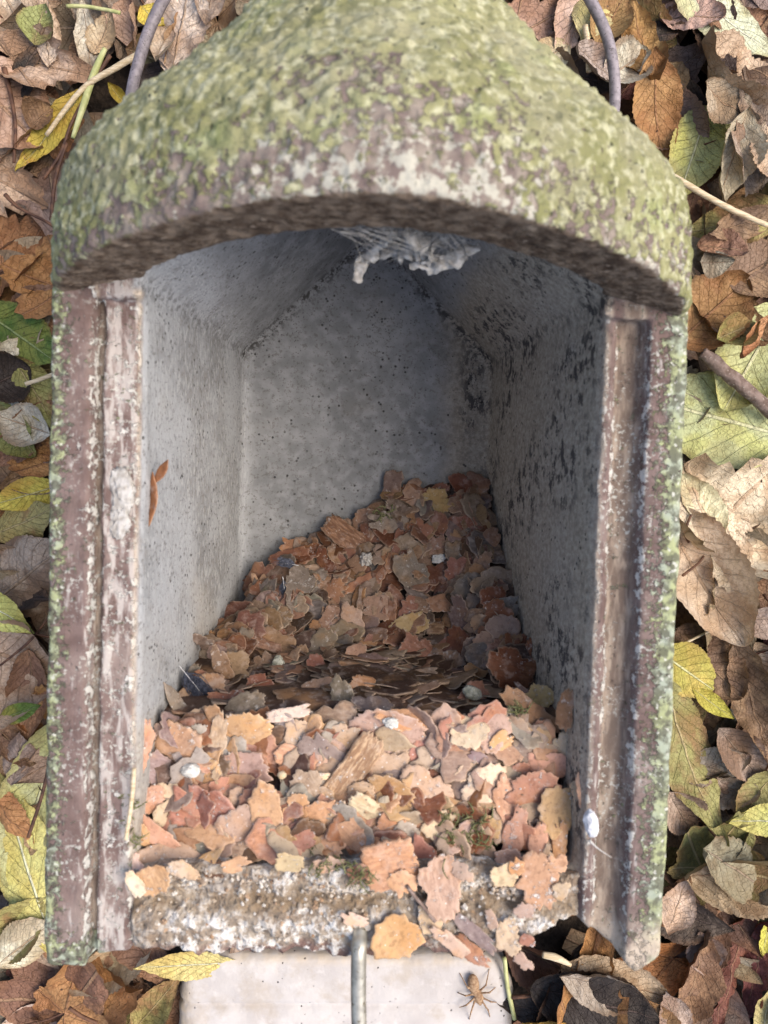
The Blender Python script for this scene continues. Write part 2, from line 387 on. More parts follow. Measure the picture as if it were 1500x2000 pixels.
def mat_brick():
    n = NT("pale cast brick")
    x, y, z = n.sep()
    col = n.mix(n.ramp(n.noise(35, 4), .3, .7), (.50,.465,.445), (.60,.57,.55))
    col = n.mix(n.ramp(y, -.262, -.272, 0, .55), col, n.mix(n.noise(80, 3), (.56,.38,.34), (.66,.53,.49)))
    col = n.mix(n.ramp(n.noise(150, 4), .55, .75, 0, .6), col, (.66,.63,.61))
    col = n.mix(n.math('MULTIPLY', n.attr('edge'), n.ramp(n.noise(160, 4), .35, .6, .3, 1.)), col, (.64,.54,.42))
    col = n.mix(n.ramp(n.noise(45, 5, rough=.65), .50, .68, 0, .5), col, (.42,.35,.27))
    p = n.math('MULTIPLY', n.ramp(n.math('ADD', n.voro(260), n.math('MULTIPLY', n.noise(90, 2), .22)), .27, .20), n.ramp(n.noise(38, 3), .44, .60))
    col = n.mix(n.math('MULTIPLY', p, .85), col, (.06,.055,.05))
    h = n.math('ADD', n.math('MULTIPLY', n.noise(420, 4), .6), n.math('MULTIPLY', p, -1.5))
    return n.done(col, .82, n.bump(h, .0006, .8), .25)
M_brick = mat_brick()

# ------------------------------------------------------------------ nest box
XC = .0055
def cavity(X, Y, Z):
    hw = .0725 + .105*np.minimum(Z, 0) + .0*Y            # side walls draw in towards the back
    ax = np.abs(X-XC)
    side = ax - hw
    gab = (Y - (.0600 + .97*hw) + ax*.97)/1.39
    hd = np.where(Z > 0, (((ax/.0715)**1.5 + (np.maximum(Z,0)/.0333)**1.5)**(1/1.5)-1)*.045, -1)
    flo = -.1270 - Y
    c = smax(side, gab, .004)
    c = smax(c, -.130 - Z, .005)
    c = smax(c, flo, .006)
    c = np.maximum(c, hd)
    return c
def a_of(Y):
    return np.interp(Y, [.04,.065,.08,.09,.10,.11,.12,.13,.14,.15,.16,.17,.18,.19], [.0978,.0978,.0968,.0942,.087,.0745,.0622,.0508,.041,.033,.026,.018,.01,.002])
def roof_solid(X, Y, Z, sh=0.):
    a = a_of(Y)-sh; a = np.maximum(a, .002)
    h = np.maximum(.060*(a/.0995)**.9, .002); b = .148
    ax = np.abs(X-XC)/a
    r = np.where(Z > 0, (ax**1.6+(np.maximum(Z,0)/h)**1.6)**(1/1.6), (ax**3+(np.maximum(-Z,0)/b)**6)**(1/3.))
    return (r-1)*np.minimum(a, .06)
YL = .0575
def lipy(X): return .0550+.0120*np.clip(1-((X-XC)/.095)**2, -.1, 1)
def body_fn(X, Y, Z):
    ax = np.abs(X-XC); lx = X-XC
    # rounded back, straight sides
    qx = ax-(.0990-.045); qz = -Z-(.150-.045)
    o = np.sqrt(np.maximum(qx,0)**2+np.maximum(qz,0)**2)+np.minimum(np.maximum(qx,qz),0)-.045
    # front profile : painted face, groove, inner rebate strip
    zf = np.interp(lx, [-.1,-.0865,-.0862,-.0835,-.0832,-.0800,-.0735,-.0725, 0, .0715,.0735,.0765,.0772,.0790,.0845,.0855,.0870,.1],
                       [0, 0, -.006, -.0065, -.0025, -.004, -.0045,-.007, -.007,-.007,-.003,-.003,-.0060,-.0068,-.0062,-.0050, .0, 0])
    zf = np.where((Y < -.1275) & (ax < .0715), -.020, zf)
    o = smax(o, Z-zf, .0012)
    end = np.interp(lx, [-.1,-.0865,-.084,-.074,-.07,.066,.074,.085,.091,.098,.1], [-.1560,-.1560,-.1535,-.1540,-.150,-.140,-.1435,-.152,-.1580,-.153,-.151])
    o = smax(o, end-Y, .003)
    o = smax(o, Y-YL, .001)
    core = smax(roof_solid(X, Y, Z, .009), Z-.03, .001)
    core = np.maximum(core, np.where(Z > .0005, lipy(X)+.0115, YL-.004+0*X)-Y)
    s = np.minimum(o, core)
    return smax(s, -cavity(X, Y, Z), .0015)
def roof_fn(X, Y, Z):
    r = roof_solid(X, Y, Z)
    ly = lipy(X)
    r = smax(r, ly-Y, .0025)
    inner = np.maximum(roof_solid(X, Y, Z, .0095), Z-.0295)
    inner = np.maximum(inner, np.where(Z > -.002, lipy(X)+.0100, -1+0*X)-Y)
    r = np.maximum(r, -inner)
    hole = np.maximum(np.where(Z > -.002, (((np.abs(X-XC)/.0708)**1.5 + (np.maximum(Z,0)/.0335)**1.5)**(1/1.5)-1)*.045, np.abs(X-XC)-.0708), -Z-.02)
    cut = np.maximum(hole, Y-.115)
    return smax(r, -cut, .002)

box = empty('nest_box', (XC, -.15, -.15))
tag(box, 'open concrete nest box lying on its back under a mossy domed roof', 'nest box')
BOX0 = np.array([XC, -.15, -.15])
def in_box(name, V, F, mat, **k):
    return mesh(name, V, F, mat, parent=box, loc=tuple(-BOX0), **k)

V, F = nets(body_fn, (-.100,-.163,-.156), (.110,.150,.036), .00125)
cv = cavity(V[:,0], V[:,1], V[:,2]); lx = V[:,0]-XC
inside = sst(.0014, .0006, np.abs(cv))*sst(-.0015, -.0065, V[:,2]) ; inside = np.maximum(inside, sst(YL-.002, YL, V[:,1])*sst(.003,.0015,np.abs(cv)))
front = sst(-.012, -.009, V[:,2])
rim = front*np.maximum.reduce([sst(.0016,.0002,np.abs(lx-q)) for q in (-.0862,-.0835,-.0735,.0735,.0775,.0868)])
rim = np.maximum(rim, .45*front*sst(-.0835,-.082,lx)*sst(-.0725,-.074,lx))
strip = front*sst(-.0835,-.082,lx)*sst(-.072,-.074,lx)
groove = front*sst(.0768,.0785,lx)*sst(.0865,.085,lx)
groove = np.maximum(groove, front*sst(.0016,.0004,np.abs(lx+.0848)))
lichen = sst(.0905,.0965,np.abs(lx))*.85+.45*sst(.086,.09,lx); lichen = np.maximum(lichen, .9*sst(-.143,-.150,V[:,1])*(lx<-.08))
hwv = .0725+.105*np.minimum(V[:,2],0); gabv = (V[:,1]-(.0600+.97*hwv)+np.abs(lx)*.97)/1.39
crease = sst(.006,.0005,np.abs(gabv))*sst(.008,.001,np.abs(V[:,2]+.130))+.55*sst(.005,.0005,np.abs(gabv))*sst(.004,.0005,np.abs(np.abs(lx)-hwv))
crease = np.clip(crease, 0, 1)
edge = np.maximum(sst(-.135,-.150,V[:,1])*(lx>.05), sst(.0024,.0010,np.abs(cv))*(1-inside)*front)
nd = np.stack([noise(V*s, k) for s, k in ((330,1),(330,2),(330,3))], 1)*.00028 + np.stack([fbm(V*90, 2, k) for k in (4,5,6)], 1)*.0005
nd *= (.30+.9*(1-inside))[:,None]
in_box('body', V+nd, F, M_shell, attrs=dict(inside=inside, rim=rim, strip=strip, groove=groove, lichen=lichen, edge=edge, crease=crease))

V, F = nets(roof_fn, (-.102,.045,-.155), (.111,.208,.066), .0010)
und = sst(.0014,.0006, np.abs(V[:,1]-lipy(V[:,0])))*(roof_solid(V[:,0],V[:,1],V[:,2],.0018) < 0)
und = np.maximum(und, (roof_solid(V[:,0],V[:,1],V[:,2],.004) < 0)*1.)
up = V[:,1]-YL
moss = sst(.008,.072,up+.022*fbm(V*60,3,9)+.4*np.abs(V[:,0]-XC)*sst(0,.03,up+.02)) ; moss = np.maximum(moss, .8*sst(.086,.097,np.abs(V[:,0]-XC)))
lime = sst(.045,.006,up)*sst(.06,.02,np.abs(V[:,0]-.012)) + .8*sst(.025,.003,up)*sst(.055,.075,V[:,0])
d = fbm(V*260, 3, 21)*.0008 + fbm(V*60, 2, 31)*.0010 + .0011*np.maximum(noise(V*380,77),0)+.0007*noise(V*600,78)
nrm = np.stack([(V[:,0]-XC)*.8, .06*np.ones(len(V)), V[:,2]+.05], 1); nrm /= np.linalg.norm(nrm,axis=1)[:,None]
d *= (1-.5*und)
in_box('roof', V+nrm*d[:,None], F, M_roof, attrs=dict(moss=moss, lime=lime, under=und))

def sill_fn(X, Y, Z):
    lx = X-.002
    ybot = -.1530-.0012*np.cos(lx*40)+.012*sst(.048,.074,lx)
    ytop = -.1250
    fr = -.0045 - .0013*np.exp(-((Y+.1350+.0012*np.cos(X*130+1)+.0008*np.cos(X*331))/.0022)**2) + .0015*np.exp(-((Y+.143)/.004)**2)
    s = smax(np.abs(lx-.004)-.0735, Z-fr, .002)
    s = smax(s, ybot-Y, .0015); s = smax(s, Y-ytop, .0015)
    return np.maximum(s, -.140-Z)
V, F = nets(sill_fn, (-.080,-.161,-.144), (.086,-.118,.003), .0011)
fz = sst(-.02,-.010,V[:,2])
d = (fbm(V*110, 3, 51)*.0022 + fbm(V*420, 2, 61)*.0016)*fz
dy = fbm(np.stack([V[:,0]*95, V[:,1]*30, V[:,2]*60],1), 3, 71)*.0032*fz
V2 = V + np.stack([0*d, dy-.4*d, d+.0010*noise(V*60, 5)*fz], 1)
in_box('sill', V2, F, M_sill, attrs=dict(groove_brown=sst(.0045,.0015,np.abs(V[:,1]+.136)), paint=sst(-.1490,-.1525,V[:,1])))  # brown tone banded along the groove of the sill face

# hanger wire hoop
wz = -.085
L = [P(258,232,wz), P(256,190,wz), P(270,125,wz), P(293,55,wz), P(325,-10,wz), P(380,-90,wz)]
Rr = [P(1150,-5,wz), P(1185,70,wz), P(1200,150,wz), P(1199,225,wz), P(1190,262,wz)]
top = [np.array([-.03,.300,-.085]), np.array([.01,.318,-.085]), np.array([.05,.302,-.085]), P(1100,-85,wz)]
hook0 = np.array([-.088,.115,-.09]); hook1 = np.array([.097,.115,-.09])
V, F = tube([hook0]+L+top+Rr+[hook1], .00235, 12, 8)
in_box('hanger_wire', V, F, M_wire)
# pin
p0 = P(703, 1818, -.003)
V, F = tube([p0+(0,.001,-.012), p0+(0,.0005,-.004), p0+(0,-.002,.0005), P(701,1860,.0005), P(700,1930,.0), P(702,2040,-.001), P(703,2110,-.002)], .0025, 14, 6)
in_box('latch_pin', V, F, M_pin)

# ------------------------------------------------------------------ ground and brick
gx = np.linspace(-1.5, 1.5, 120); gy = np.linspace(-1.5, 1.5, 120)
GX, GY = np.meshgrid(gx, gy, indexing='ij')
GV = np.stack([GX.ravel(), GY.ravel(), -.178+.004*fbm(np.stack([GX.ravel()*25, GY.ravel()*25, 0*GX.ravel()],1), 3, 3)], 1)
ii = np.arange(119)[:,None]*120+np.arange(119)[None,:]
GF = np.stack([ii, ii+120, ii+121, ii+1], -1).reshape(-1,4)
tag(mesh('ground', GV, GF, M_soil), kind='structure')

BZ = -.150
bl, br = P(343, 1950, BZ)[0], P(1008, 1950, BZ)[0]
bt = P(700, 1868, BZ)[1]; bb = bt-.115
bcx, bcy = (bl+br)/2, (bt+bb)/2
def brick_fn(X, Y, Z):
    q = [np.abs(X-bcx)-(br-bl)/2+.005, np.abs(Y-bcy)-(bt-bb)/2+.005, np.abs(Z-(BZ-.03))-.03+.005]
    d = np.sqrt(sum(np.maximum(a,0)**2 for a in q))+np.minimum(np.maximum(np.maximum(q[0],q[1]),q[2]),0)-.005
    ch = (np.abs(X-bcx)+np.abs(Y-bcy)-((br-bl)/2+(bt-bb)/2-.014))/1.414
    d = smax(d, ch, .008)
    ed = (np.abs(X-bcx)-(br-bl)/2 + Z-BZ + .005)/1.414
    d = smax(d, ed, .004)
    return d + .0016*np.exp(-((Y-(bt-.0265))/.0014)**2)*(Z > BZ-.01) + .0
V, F = nets(brick_fn, (bl-.004, bb-.004, BZ-.065), (br+.004, bt+.004, BZ+.004), .0016)
ed = np.maximum(sst(.010,.004,V[:,0]-bl), sst(.005,.001,br-V[:,0])); ed = np.maximum(ed, sst(.006,.002,bt-V[:,1])*.7)
V = V + np.stack([fbm(V*120,3,a)*.0006 for a in (1,2,3)],1)
brick = mesh('brick', V-np.array([bcx,bcy,BZ-.06]), F, M_brick, loc=(bcx,bcy,BZ-.06), attrs=dict(edge=ed))
tag(brick, 'pale pinkish white cast brick lying among leaves below the box', 'brick')

# ------------------------------------------------------------------ height rasters for piling
class HR:
    def __init__(s, x0, x1, y0, y1, h, fn):
        s.x0, s.y0, s.h = x0, y0, h
        s.nx, s.ny = int((x1-x0)/h)+1, int((y1-y0)/h)+1
        X, Y = np.meshgrid(x0+h*np.arange(s.nx), y0+h*np.arange(s.ny), indexing='ij')
        s.H = fn(X, Y); s.B = s.H.copy()
    def ij(s, x, y):
        return np.clip(((x-s.x0)/s.h+.5).astype(int), 0, s.nx-1), np.clip(((y-s.y0)/s.h+.5).astype(int), 0, s.ny-1)
    def get(s, x, y, base=False):
        i, j = s.ij(np.asarray(x), np.asarray(y)); return (s.B if base else s.H)[i, j]
    def put(s, V):
        i, j = s.ij(V[:,0], V[:,1]); np.maximum.at(s.H, (i, j), V[:,2])
    def normal(s, x, y, r):
        gx_ = (s.get(np.array([x+r]), np.array([y]), True)-s.get(np.array([x-r]), np.array([y]), True))[0]/(2*r)
        gy_ = (s.get(np.array([x]), np.array([y+r]), True)-s.get(np.array([x]), np.array([y-r]), True))[0]/(2*r)
        return gx_, gy_
    def ray(s, px, py):
        v = MW @ np.array([(px-750)/FPX, (1000-py)/FPX, -1.0]); v = v/-v[2]
        t = np.linspace(.20, D+.175, 900); q = CP+t[:,None]*v
        hit = q[:,2] <= s.get(q[:,0], q[:,1], True)+.0005
        k = np.argmax(hit) if hit.any() else -1
        return q[k]
def Rmat(gx_, gy_, ang, rx=0, ry=0, cap=.8):
    """surface slope, then spin, then a little extra tilt"""
    g = math.hypot(gx_, gy_)
    if g > cap: gx_, gy_ = gx_*cap/g, gy_*cap/g
    nn = np.array([-gx_, -gy_, 1.]); nn /= np.linalg.norm(nn)
    a = np.array([math.cos(ang), math.sin(ang), 0]); a -= nn*a.dot(nn); a /= np.linalg.norm(a); b = np.cross(nn, a)
    Rm = np.stack([a, b, nn], 1)
    cx, sx, cy, sy = math.cos(rx), math.sin(rx), math.cos(ry), math.sin(ry)
    return Rm @ np.array([[cy,0,sy],[0,1,0],[-sy,0,cy]]) @ np.array([[1,0,0],[0,cx,-sx],[0,sx,cx]])

# ------------------------------------------------------------------ pine bark flakes
ROLL = 1.53*math.pi/180
COL = dict(S=(.57,.325,.205), O=(.52,.31,.165), T=(.52,.375,.26), C=(.72,.56,.42), P=(.475,.33,.25), M=(.29,.215,.19),
           G=(.35,.305,.25), R=(.40,.19,.13), D=(.13,.075,.05), Y=(.66,.52,.25), W=(.52,.345,.205), Q=(.28,.262,.21), K=(.15,.14,.13), F=(.26,.10,.045))
CNAME = dict(S='salmon', O='orange', T='tan', C='cream', P='pinkish brown', M='mauve brown', G='grey', R='rust red', D='dark brown',
             Y='yellow', W='woody beige', Q='grey green', K='charcoal grey', F='amber brown')
def flake_mesh(L, W, shape, rs, nth=72):
    th = np.linspace(0, 2*math.pi, nth, endpoint=False)
    p = {'f':3.0,'r':2.4,'c':6.,'s':4.,'t':2.,'l':2.0,'y':2.0}[shape]
    r = 1/(np.abs(np.cos(th))**p+np.abs(np.sin(th))**p)**(1/p)
    amp = {'f':.22,'r':.17,'c':.06,'s':.12,'t':.30,'l':.05,'y':.1}[shape]
    k0 = {'f':3,'r':2,'c':4,'s':3,'t':3,'l':3,'y':3}[shape]
    q = 0
    for k in range(k0, k0+4): q = q + math.sqrt(1/(k-k0+1))*rs.uniform(.4,1)*np.cos(k*th+rs.uniform(0,6.28))
    r = r*(1+amp*q*.6)
    if shape in 'ft':
        K = rs.randint(8, 14); ta = np.sort(rs.uniform(0, 2*math.pi, K)); ra = rs.uniform(.70, 1.16, K)
        poly = np.interp(th, np.concatenate([[ta[-1]-2*math.pi], ta, [ta[0]+2*math.pi]]), np.concatenate([[ra[-1]], ra, [ra[0]]]))
        r = (r/(1+amp*q*.6))*(1+amp*q*.22)*poly
    if shape in 'fts':
        sc = 0
        for k in (7, 11, 16): sc = sc + np.abs(np.sin(k*th/2+rs.uniform(0,6.28)))*rs.uniform(.3,1)
        r = r*(1+.05*(sc-1.3))
        for _ in range(rs.randint(1,4)):
            t0 = rs.uniform(0,6.28); dth = np.abs((th-t0+math.pi) % (2*math.pi)-math.pi)
            r = r*(1-rs.uniform(.15,.38)*np.exp(-(dth/rs.uniform(.10,.26))**2))
    if shape == 'r': r = r*(1+.05*np.cos(9*th+rs.uniform(0,6))+.04*np.cos(14*th+rs.uniform(0,6)))
    r = r*(1+(.075 if shape not in 'rl' else .035)*rs.uniform(-1,1,nth))
    if shape == 'l': r = r*(1-.25*np.abs(np.cos(th))**8*0) ; 
    x = r*np.cos(th); y = r*np.sin(th)
    if shape == 'l': y = y*(1-.75*np.clip(np.abs(x),0,1)**2.2)
    if shape == 'y': y = y*(.35+.65*sst(-.2,.9,x)) ; x = x - .75*np.exp(-(y/.28)**2)*(x>.0)*x
    x *= L/2; y *= W/2
    rings = [.3,.62,.88,1.0]
    X = [np.zeros(1)]; Y = [np.zeros(1)]; E = [np.zeros(1)]
    for g in rings: X.append(x*g); Y.append(y*g); E.append(np.full(nth, g))
    X = np.concatenate(X); Y = np.concatenate(Y); E = np.concatenate(E)
    cur = rs.uniform(-1,1)*15; cur2 = rs.uniform(-1,1)*17
    if shape == 'l': cur2 = -38; cur = 10
    if shape in 'cs': cur *= .3; cur2 *= .7
    Z = cur*X**2*1.0 + cur2*Y**2*1.4
    of = rs.uniform(0, 50, 3)
    Z = Z + .0011*fbm(np.stack([X*110, Y*110, 0*X],1)+of, 3, 3)*(1 if shape != 'c' else .8)
    t = {'c':.0022,'s':.0010}.get(shape, rs.uniform(.0003,.0006))
    tt = t*(1-.35*(E > .95))*(1+.3*fbm(np.stack([X*160,Y*160,0*X],1)+of+9, 2, 5))
    top = np.stack([X, Y, Z+tt/2], 1); bot = np.stack([X, Y, Z-tt/2], 1)
    V = np.concatenate([top, bot]); n1 = len(X); Fc = []
    for s in (0, 1):
        o = s*n1
        for j in range(nth):
            a, b = 1+j, 1+(j+1) % nth
            Fc.append((o,o+a,o+b) if s == 0 else (o,o+b,o+a))
            for k in range(3):
                q0, q1 = 1+k*nth+j, 1+k*nth+(j+1) % nth; q2, q3 = q1+nth, q0+nth
                Fc.append((o+q0,o+q3,o+q2,o+q1) if s == 0 else (o+q0,o+q1,o+q2,o+q3))
    e0 = 1+3*nth
    for j in range(nth):
        a, b = e0+j, e0+(j+1) % nth
        Fc.append((a, n1+a, n1+b, b))
    return V, Fc, np.concatenate([E, E])

def bankH(X, Y):
    bank = -.0235 + .010*sst(-.088,-.122,Y) + .003*fbm(np.stack([X.ravel()*45, Y.ravel()*45, 0*X.ravel()],1),2,8).reshape(X.shape)
    sill = -.0055
    zd = -.083 + .034*sst(.036,.058,np.abs(X-XC))
    yt = np.interp(X, [-.062,-.050,-.031,.003,.017,.052,.062], [-.064,-.060,-.030,-.0195,.0,.004,.004])
    t = np.clip((Y+.074)/(yt+.074), 0, 1)
    heap = zd + (-.1275-zd)*t**.85
    ye = -.0800+.002*np.cos(X*55)
    H = np.where(Y < ye, bank, 0)
    dr = sst(ye, ye+.005, Y)
    H = bank*(1-dr)+heap*dr
    H = np.where(Y < -.1255, H*(1-sst(-.1245,-.128,Y))+sill*sst(-.1245,-.128,Y), H)
    side = np.abs(X-XC) > .0735
    return np.where(side & (Y > -.14), np.maximum(H, -.006), H)
# (rasters used for piling)
BH = HR(-.09, .10, -.17, .03, .001, bankH)

ALL = []      # (object, class name, px, py, region)
def place(hr, V, R, loc, pct=82, lim=.006, lift=0., settle=True):
    Wv = V @ R.T + loc
    if settle:
        gap = hr.get(Wv[:,0], Wv[:,1])-Wv[:,2]
        dz = np.clip(np.percentile(gap, pct), -lim, lim)
        Wv[:,2] += dz; loc = loc+np.array([0,0,dz])
    hr.put(Wv)
    return Wv, loc
def flake_attrs(V, E, col, rs, dusty, fib=None):
    c = np.array(col)*rs.uniform(.82,1.14)*np.array([1, rs.uniform(.93,1.07), rs.uniform(.9,1.1)])
    return dict(col=np.tile(c, (len(V),1)), edge=E, dusty=np.full(len(V), dusty), fibre=np.full(len(V), rs.choice([.03,.05,.1,.4]) if fib is None else fib))

# loose mass below the single flakes
SV, SF, SA = [], [], dict(col=[], edge=[], dusty=[], fibre=[]); so_ = 0
def add_stuff(Wv, Fc, at):
    global so_
    SV.append(Wv); SF.extend([tuple(i+so_ for i in f) for f in Fc]); so_ += len(Wv)
    for k in SA: SA[k].append(at[k])
xs = np.linspace(-.0695,.0785,90); ys = np.linspace(-.1265,.004,80)
XX, YY = np.meshgrid(xs, ys, indexing='ij')
ZZ = bankH(XX, YY)-.0045+.001*noise(np.stack([XX.ravel()*300,YY.ravel()*300,0*XX.ravel()],1)).reshape(XX.shape)
ii = np.arange(89)[:,None]*80+np.arange(79)[None,:]
FF = np.stack([ii, ii+80, ii+81, ii+1], -1).reshape(-1,4)
bv = np.stack([XX.ravel(), YY.ravel(), ZZ.ravel()],1)
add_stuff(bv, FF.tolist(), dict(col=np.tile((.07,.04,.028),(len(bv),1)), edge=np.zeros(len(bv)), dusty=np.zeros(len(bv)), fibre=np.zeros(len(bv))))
keys = list('SOTPMGRRDSOTRPFFG')
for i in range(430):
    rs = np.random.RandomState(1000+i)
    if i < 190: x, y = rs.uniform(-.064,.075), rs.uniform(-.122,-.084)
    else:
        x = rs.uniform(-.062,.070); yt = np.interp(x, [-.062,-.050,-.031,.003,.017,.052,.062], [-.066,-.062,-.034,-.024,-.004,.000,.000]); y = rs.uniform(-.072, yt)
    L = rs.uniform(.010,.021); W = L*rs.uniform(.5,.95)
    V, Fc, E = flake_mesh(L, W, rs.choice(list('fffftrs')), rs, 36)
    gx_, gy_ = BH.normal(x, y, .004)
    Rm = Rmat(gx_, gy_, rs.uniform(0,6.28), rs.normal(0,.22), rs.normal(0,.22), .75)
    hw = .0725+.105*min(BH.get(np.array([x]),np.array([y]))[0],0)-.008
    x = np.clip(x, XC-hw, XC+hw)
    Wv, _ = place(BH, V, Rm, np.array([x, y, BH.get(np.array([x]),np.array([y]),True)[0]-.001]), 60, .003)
    add_stuff(Wv, Fc, flake_attrs(V, E, np.array(COL[rs.choice(keys)])*(.9 if i < 190 else .46), rs, .15))  # heap flakes get the shade of the box's depth in their colour
BH.H = np.minimum(BH.H, BH.B+.0025)
# edge-on flakes of the nest's step
EDGE = []
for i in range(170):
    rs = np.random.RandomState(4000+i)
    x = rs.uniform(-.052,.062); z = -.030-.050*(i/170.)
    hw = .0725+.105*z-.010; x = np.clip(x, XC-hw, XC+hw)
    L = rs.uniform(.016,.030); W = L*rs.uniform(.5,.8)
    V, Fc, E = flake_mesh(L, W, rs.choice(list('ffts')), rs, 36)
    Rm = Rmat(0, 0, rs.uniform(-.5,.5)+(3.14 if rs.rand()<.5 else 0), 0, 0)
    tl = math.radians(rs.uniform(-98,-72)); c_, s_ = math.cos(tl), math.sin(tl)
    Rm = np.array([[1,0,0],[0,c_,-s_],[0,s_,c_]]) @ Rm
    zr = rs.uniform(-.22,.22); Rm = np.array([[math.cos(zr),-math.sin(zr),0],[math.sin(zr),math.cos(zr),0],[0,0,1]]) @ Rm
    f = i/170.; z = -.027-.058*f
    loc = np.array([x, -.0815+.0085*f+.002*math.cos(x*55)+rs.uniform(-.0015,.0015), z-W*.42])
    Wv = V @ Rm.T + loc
    add_stuff(Wv, Fc, flake_attrs(V, E, np.array(COL[rs.choice(list('GMDTPDSM'))])*.5, rs, .1))  # shade of the step is painted in by darkening these flakes
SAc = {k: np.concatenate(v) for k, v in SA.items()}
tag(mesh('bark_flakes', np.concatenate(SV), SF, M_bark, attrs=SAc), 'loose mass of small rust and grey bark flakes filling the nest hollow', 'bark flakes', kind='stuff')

HEAP = """493 1131 45 30 30 R f|519 1147 50 40 -20 R f|568 1064 35 28 0 O f|566 1087 80 42 8 R t|602 1077 58 38 20 F f|685 1032 42 18 -50 P s|707 1015 44 42 0 P f
728 1045 68 36 -25 R f|767 949 34 62 85 M f|805 962 32 62 82 T t|901 943 44 36 0 F f|861 955 32 18 10 R f|886 979 34 28 0 R f|848 981 54 52 20 Y f
901 980 40 50 50 P t|784 994 62 22 -15 M s|763 1022 78 36 -5 G f|925 1000 22 48 88 D f|818 1036 40 54 -55 R f|856 1028 38 58 82 R f|897 1028 54 46 10 R f
776 1058 52 15 84 R s|792 1062 46 14 82 R s|685 1053 112 40 -40 W c|918 1081 40 64 85 D f|891 1077 36 52 -70 G f|852 1068 48 38 40 P f|933 1100 36 18 85 P r
946 1092 22 42 70 P f|891 1113 58 52 10 R t|852 1122 54 46 20 F f|660 1081 42 46 10 P f|690 1111 42 42 0 D f|666 1122 30 32 0 S f|636 1103 72 34 -72 F t
602 1111 82 24 8 C t|653 1152 46 52 60 S t|705 1135 62 18 35 S s|745 1109 78 24 80 S t|769 1098 34 36 0 O r|824 1107 32 54 70 P f|805 1120 54 78 -62 G f
598 1154 110 70 88 Q f|541 1201 62 54 -45 G f|914 1147 64 46 25 Q t|822 1173 62 46 0 T f|859 1175 52 40 10 S f|797 1184 30 48 85 R f|748 1177 44 50 80 P f
923 1171 32 46 80 G f|963 1175 50 54 20 F f|700 1173 62 28 82 O f|736 1183 54 50 0 P f|764 1190 22 52 88 S f|492 1201 54 15 2 O s|481 1242 26 38 80 Q f
535 1235 60 28 -15 R f|520 1257 58 17 -15 W c|648 1208 42 52 80 P f|618 1218 26 22 0 O f|933 1213 34 38 20 T f|849 1225 30 22 0 W c|965 1198 52 50 30 F t
947 1229 36 22 0 R f|899 1209 84 40 -62 M f|690 1218 80 36 -78 C r|720 1252 32 22 0 O f|732 1236 54 30 0 M f|800 1224 70 46 28 Y f|772 1286 56 46 85 O f
806 1272 68 66 -30 R t|628 1256 58 42 55 G r|522 1301 52 44 -30 M f|566 1295 58 28 70 T r|594 1282 54 20 -75 P r|648 1290 42 44 0 D f|722 1294 66 46 0 M f
618 1298 58 30 -80 R r|688 1286 80 36 62 T r|840 1280 48 30 0 P f|890 1250 64 48 -72 F t|942 1252 52 36 30 P f|865 1286 82 44 -20 M f|929 1304 50 36 10 O t
965 1281 58 24 30 G r|464 1299 60 38 -75 T f|439 1297 72 30 -70 P f|449 1250 42 26 80 F r|386 1257 52 14 88 O s|364 1261 26 22 0 T f|349 1248 48 26 -28 M t
351 1320 52 20 65 Q f|362 1338 62 18 58 P s|392 1320 32 22 70 R f|411 1336 54 46 10 T c|447 1357 68 32 15 R f|509 1329 48 30 5 R f|481 1370 78 50 30 Q f
626 1336 64 32 5 T r|670 1354 66 40 -72 G t|712 1338 62 40 0 O f|810 1314 82 22 12 G r|726 1372 78 34 0 K f|818 1342 74 24 30 P f|1005 1263 36 11 78 F s
1040 1255 28 12 85 F s|1064 1261 32 11 92 F s|990 1247 26 12 100 F s|1031 1304 94 76 -10 F t|920 1356 64 40 55 S s|1053 1383 112 40 -35 O r|1060 1362 80 20 -38 M s
1083 1365 62 52 82 Y f|1124 1381 74 28 85 O r|326 1366 92 24 -48 G l"""
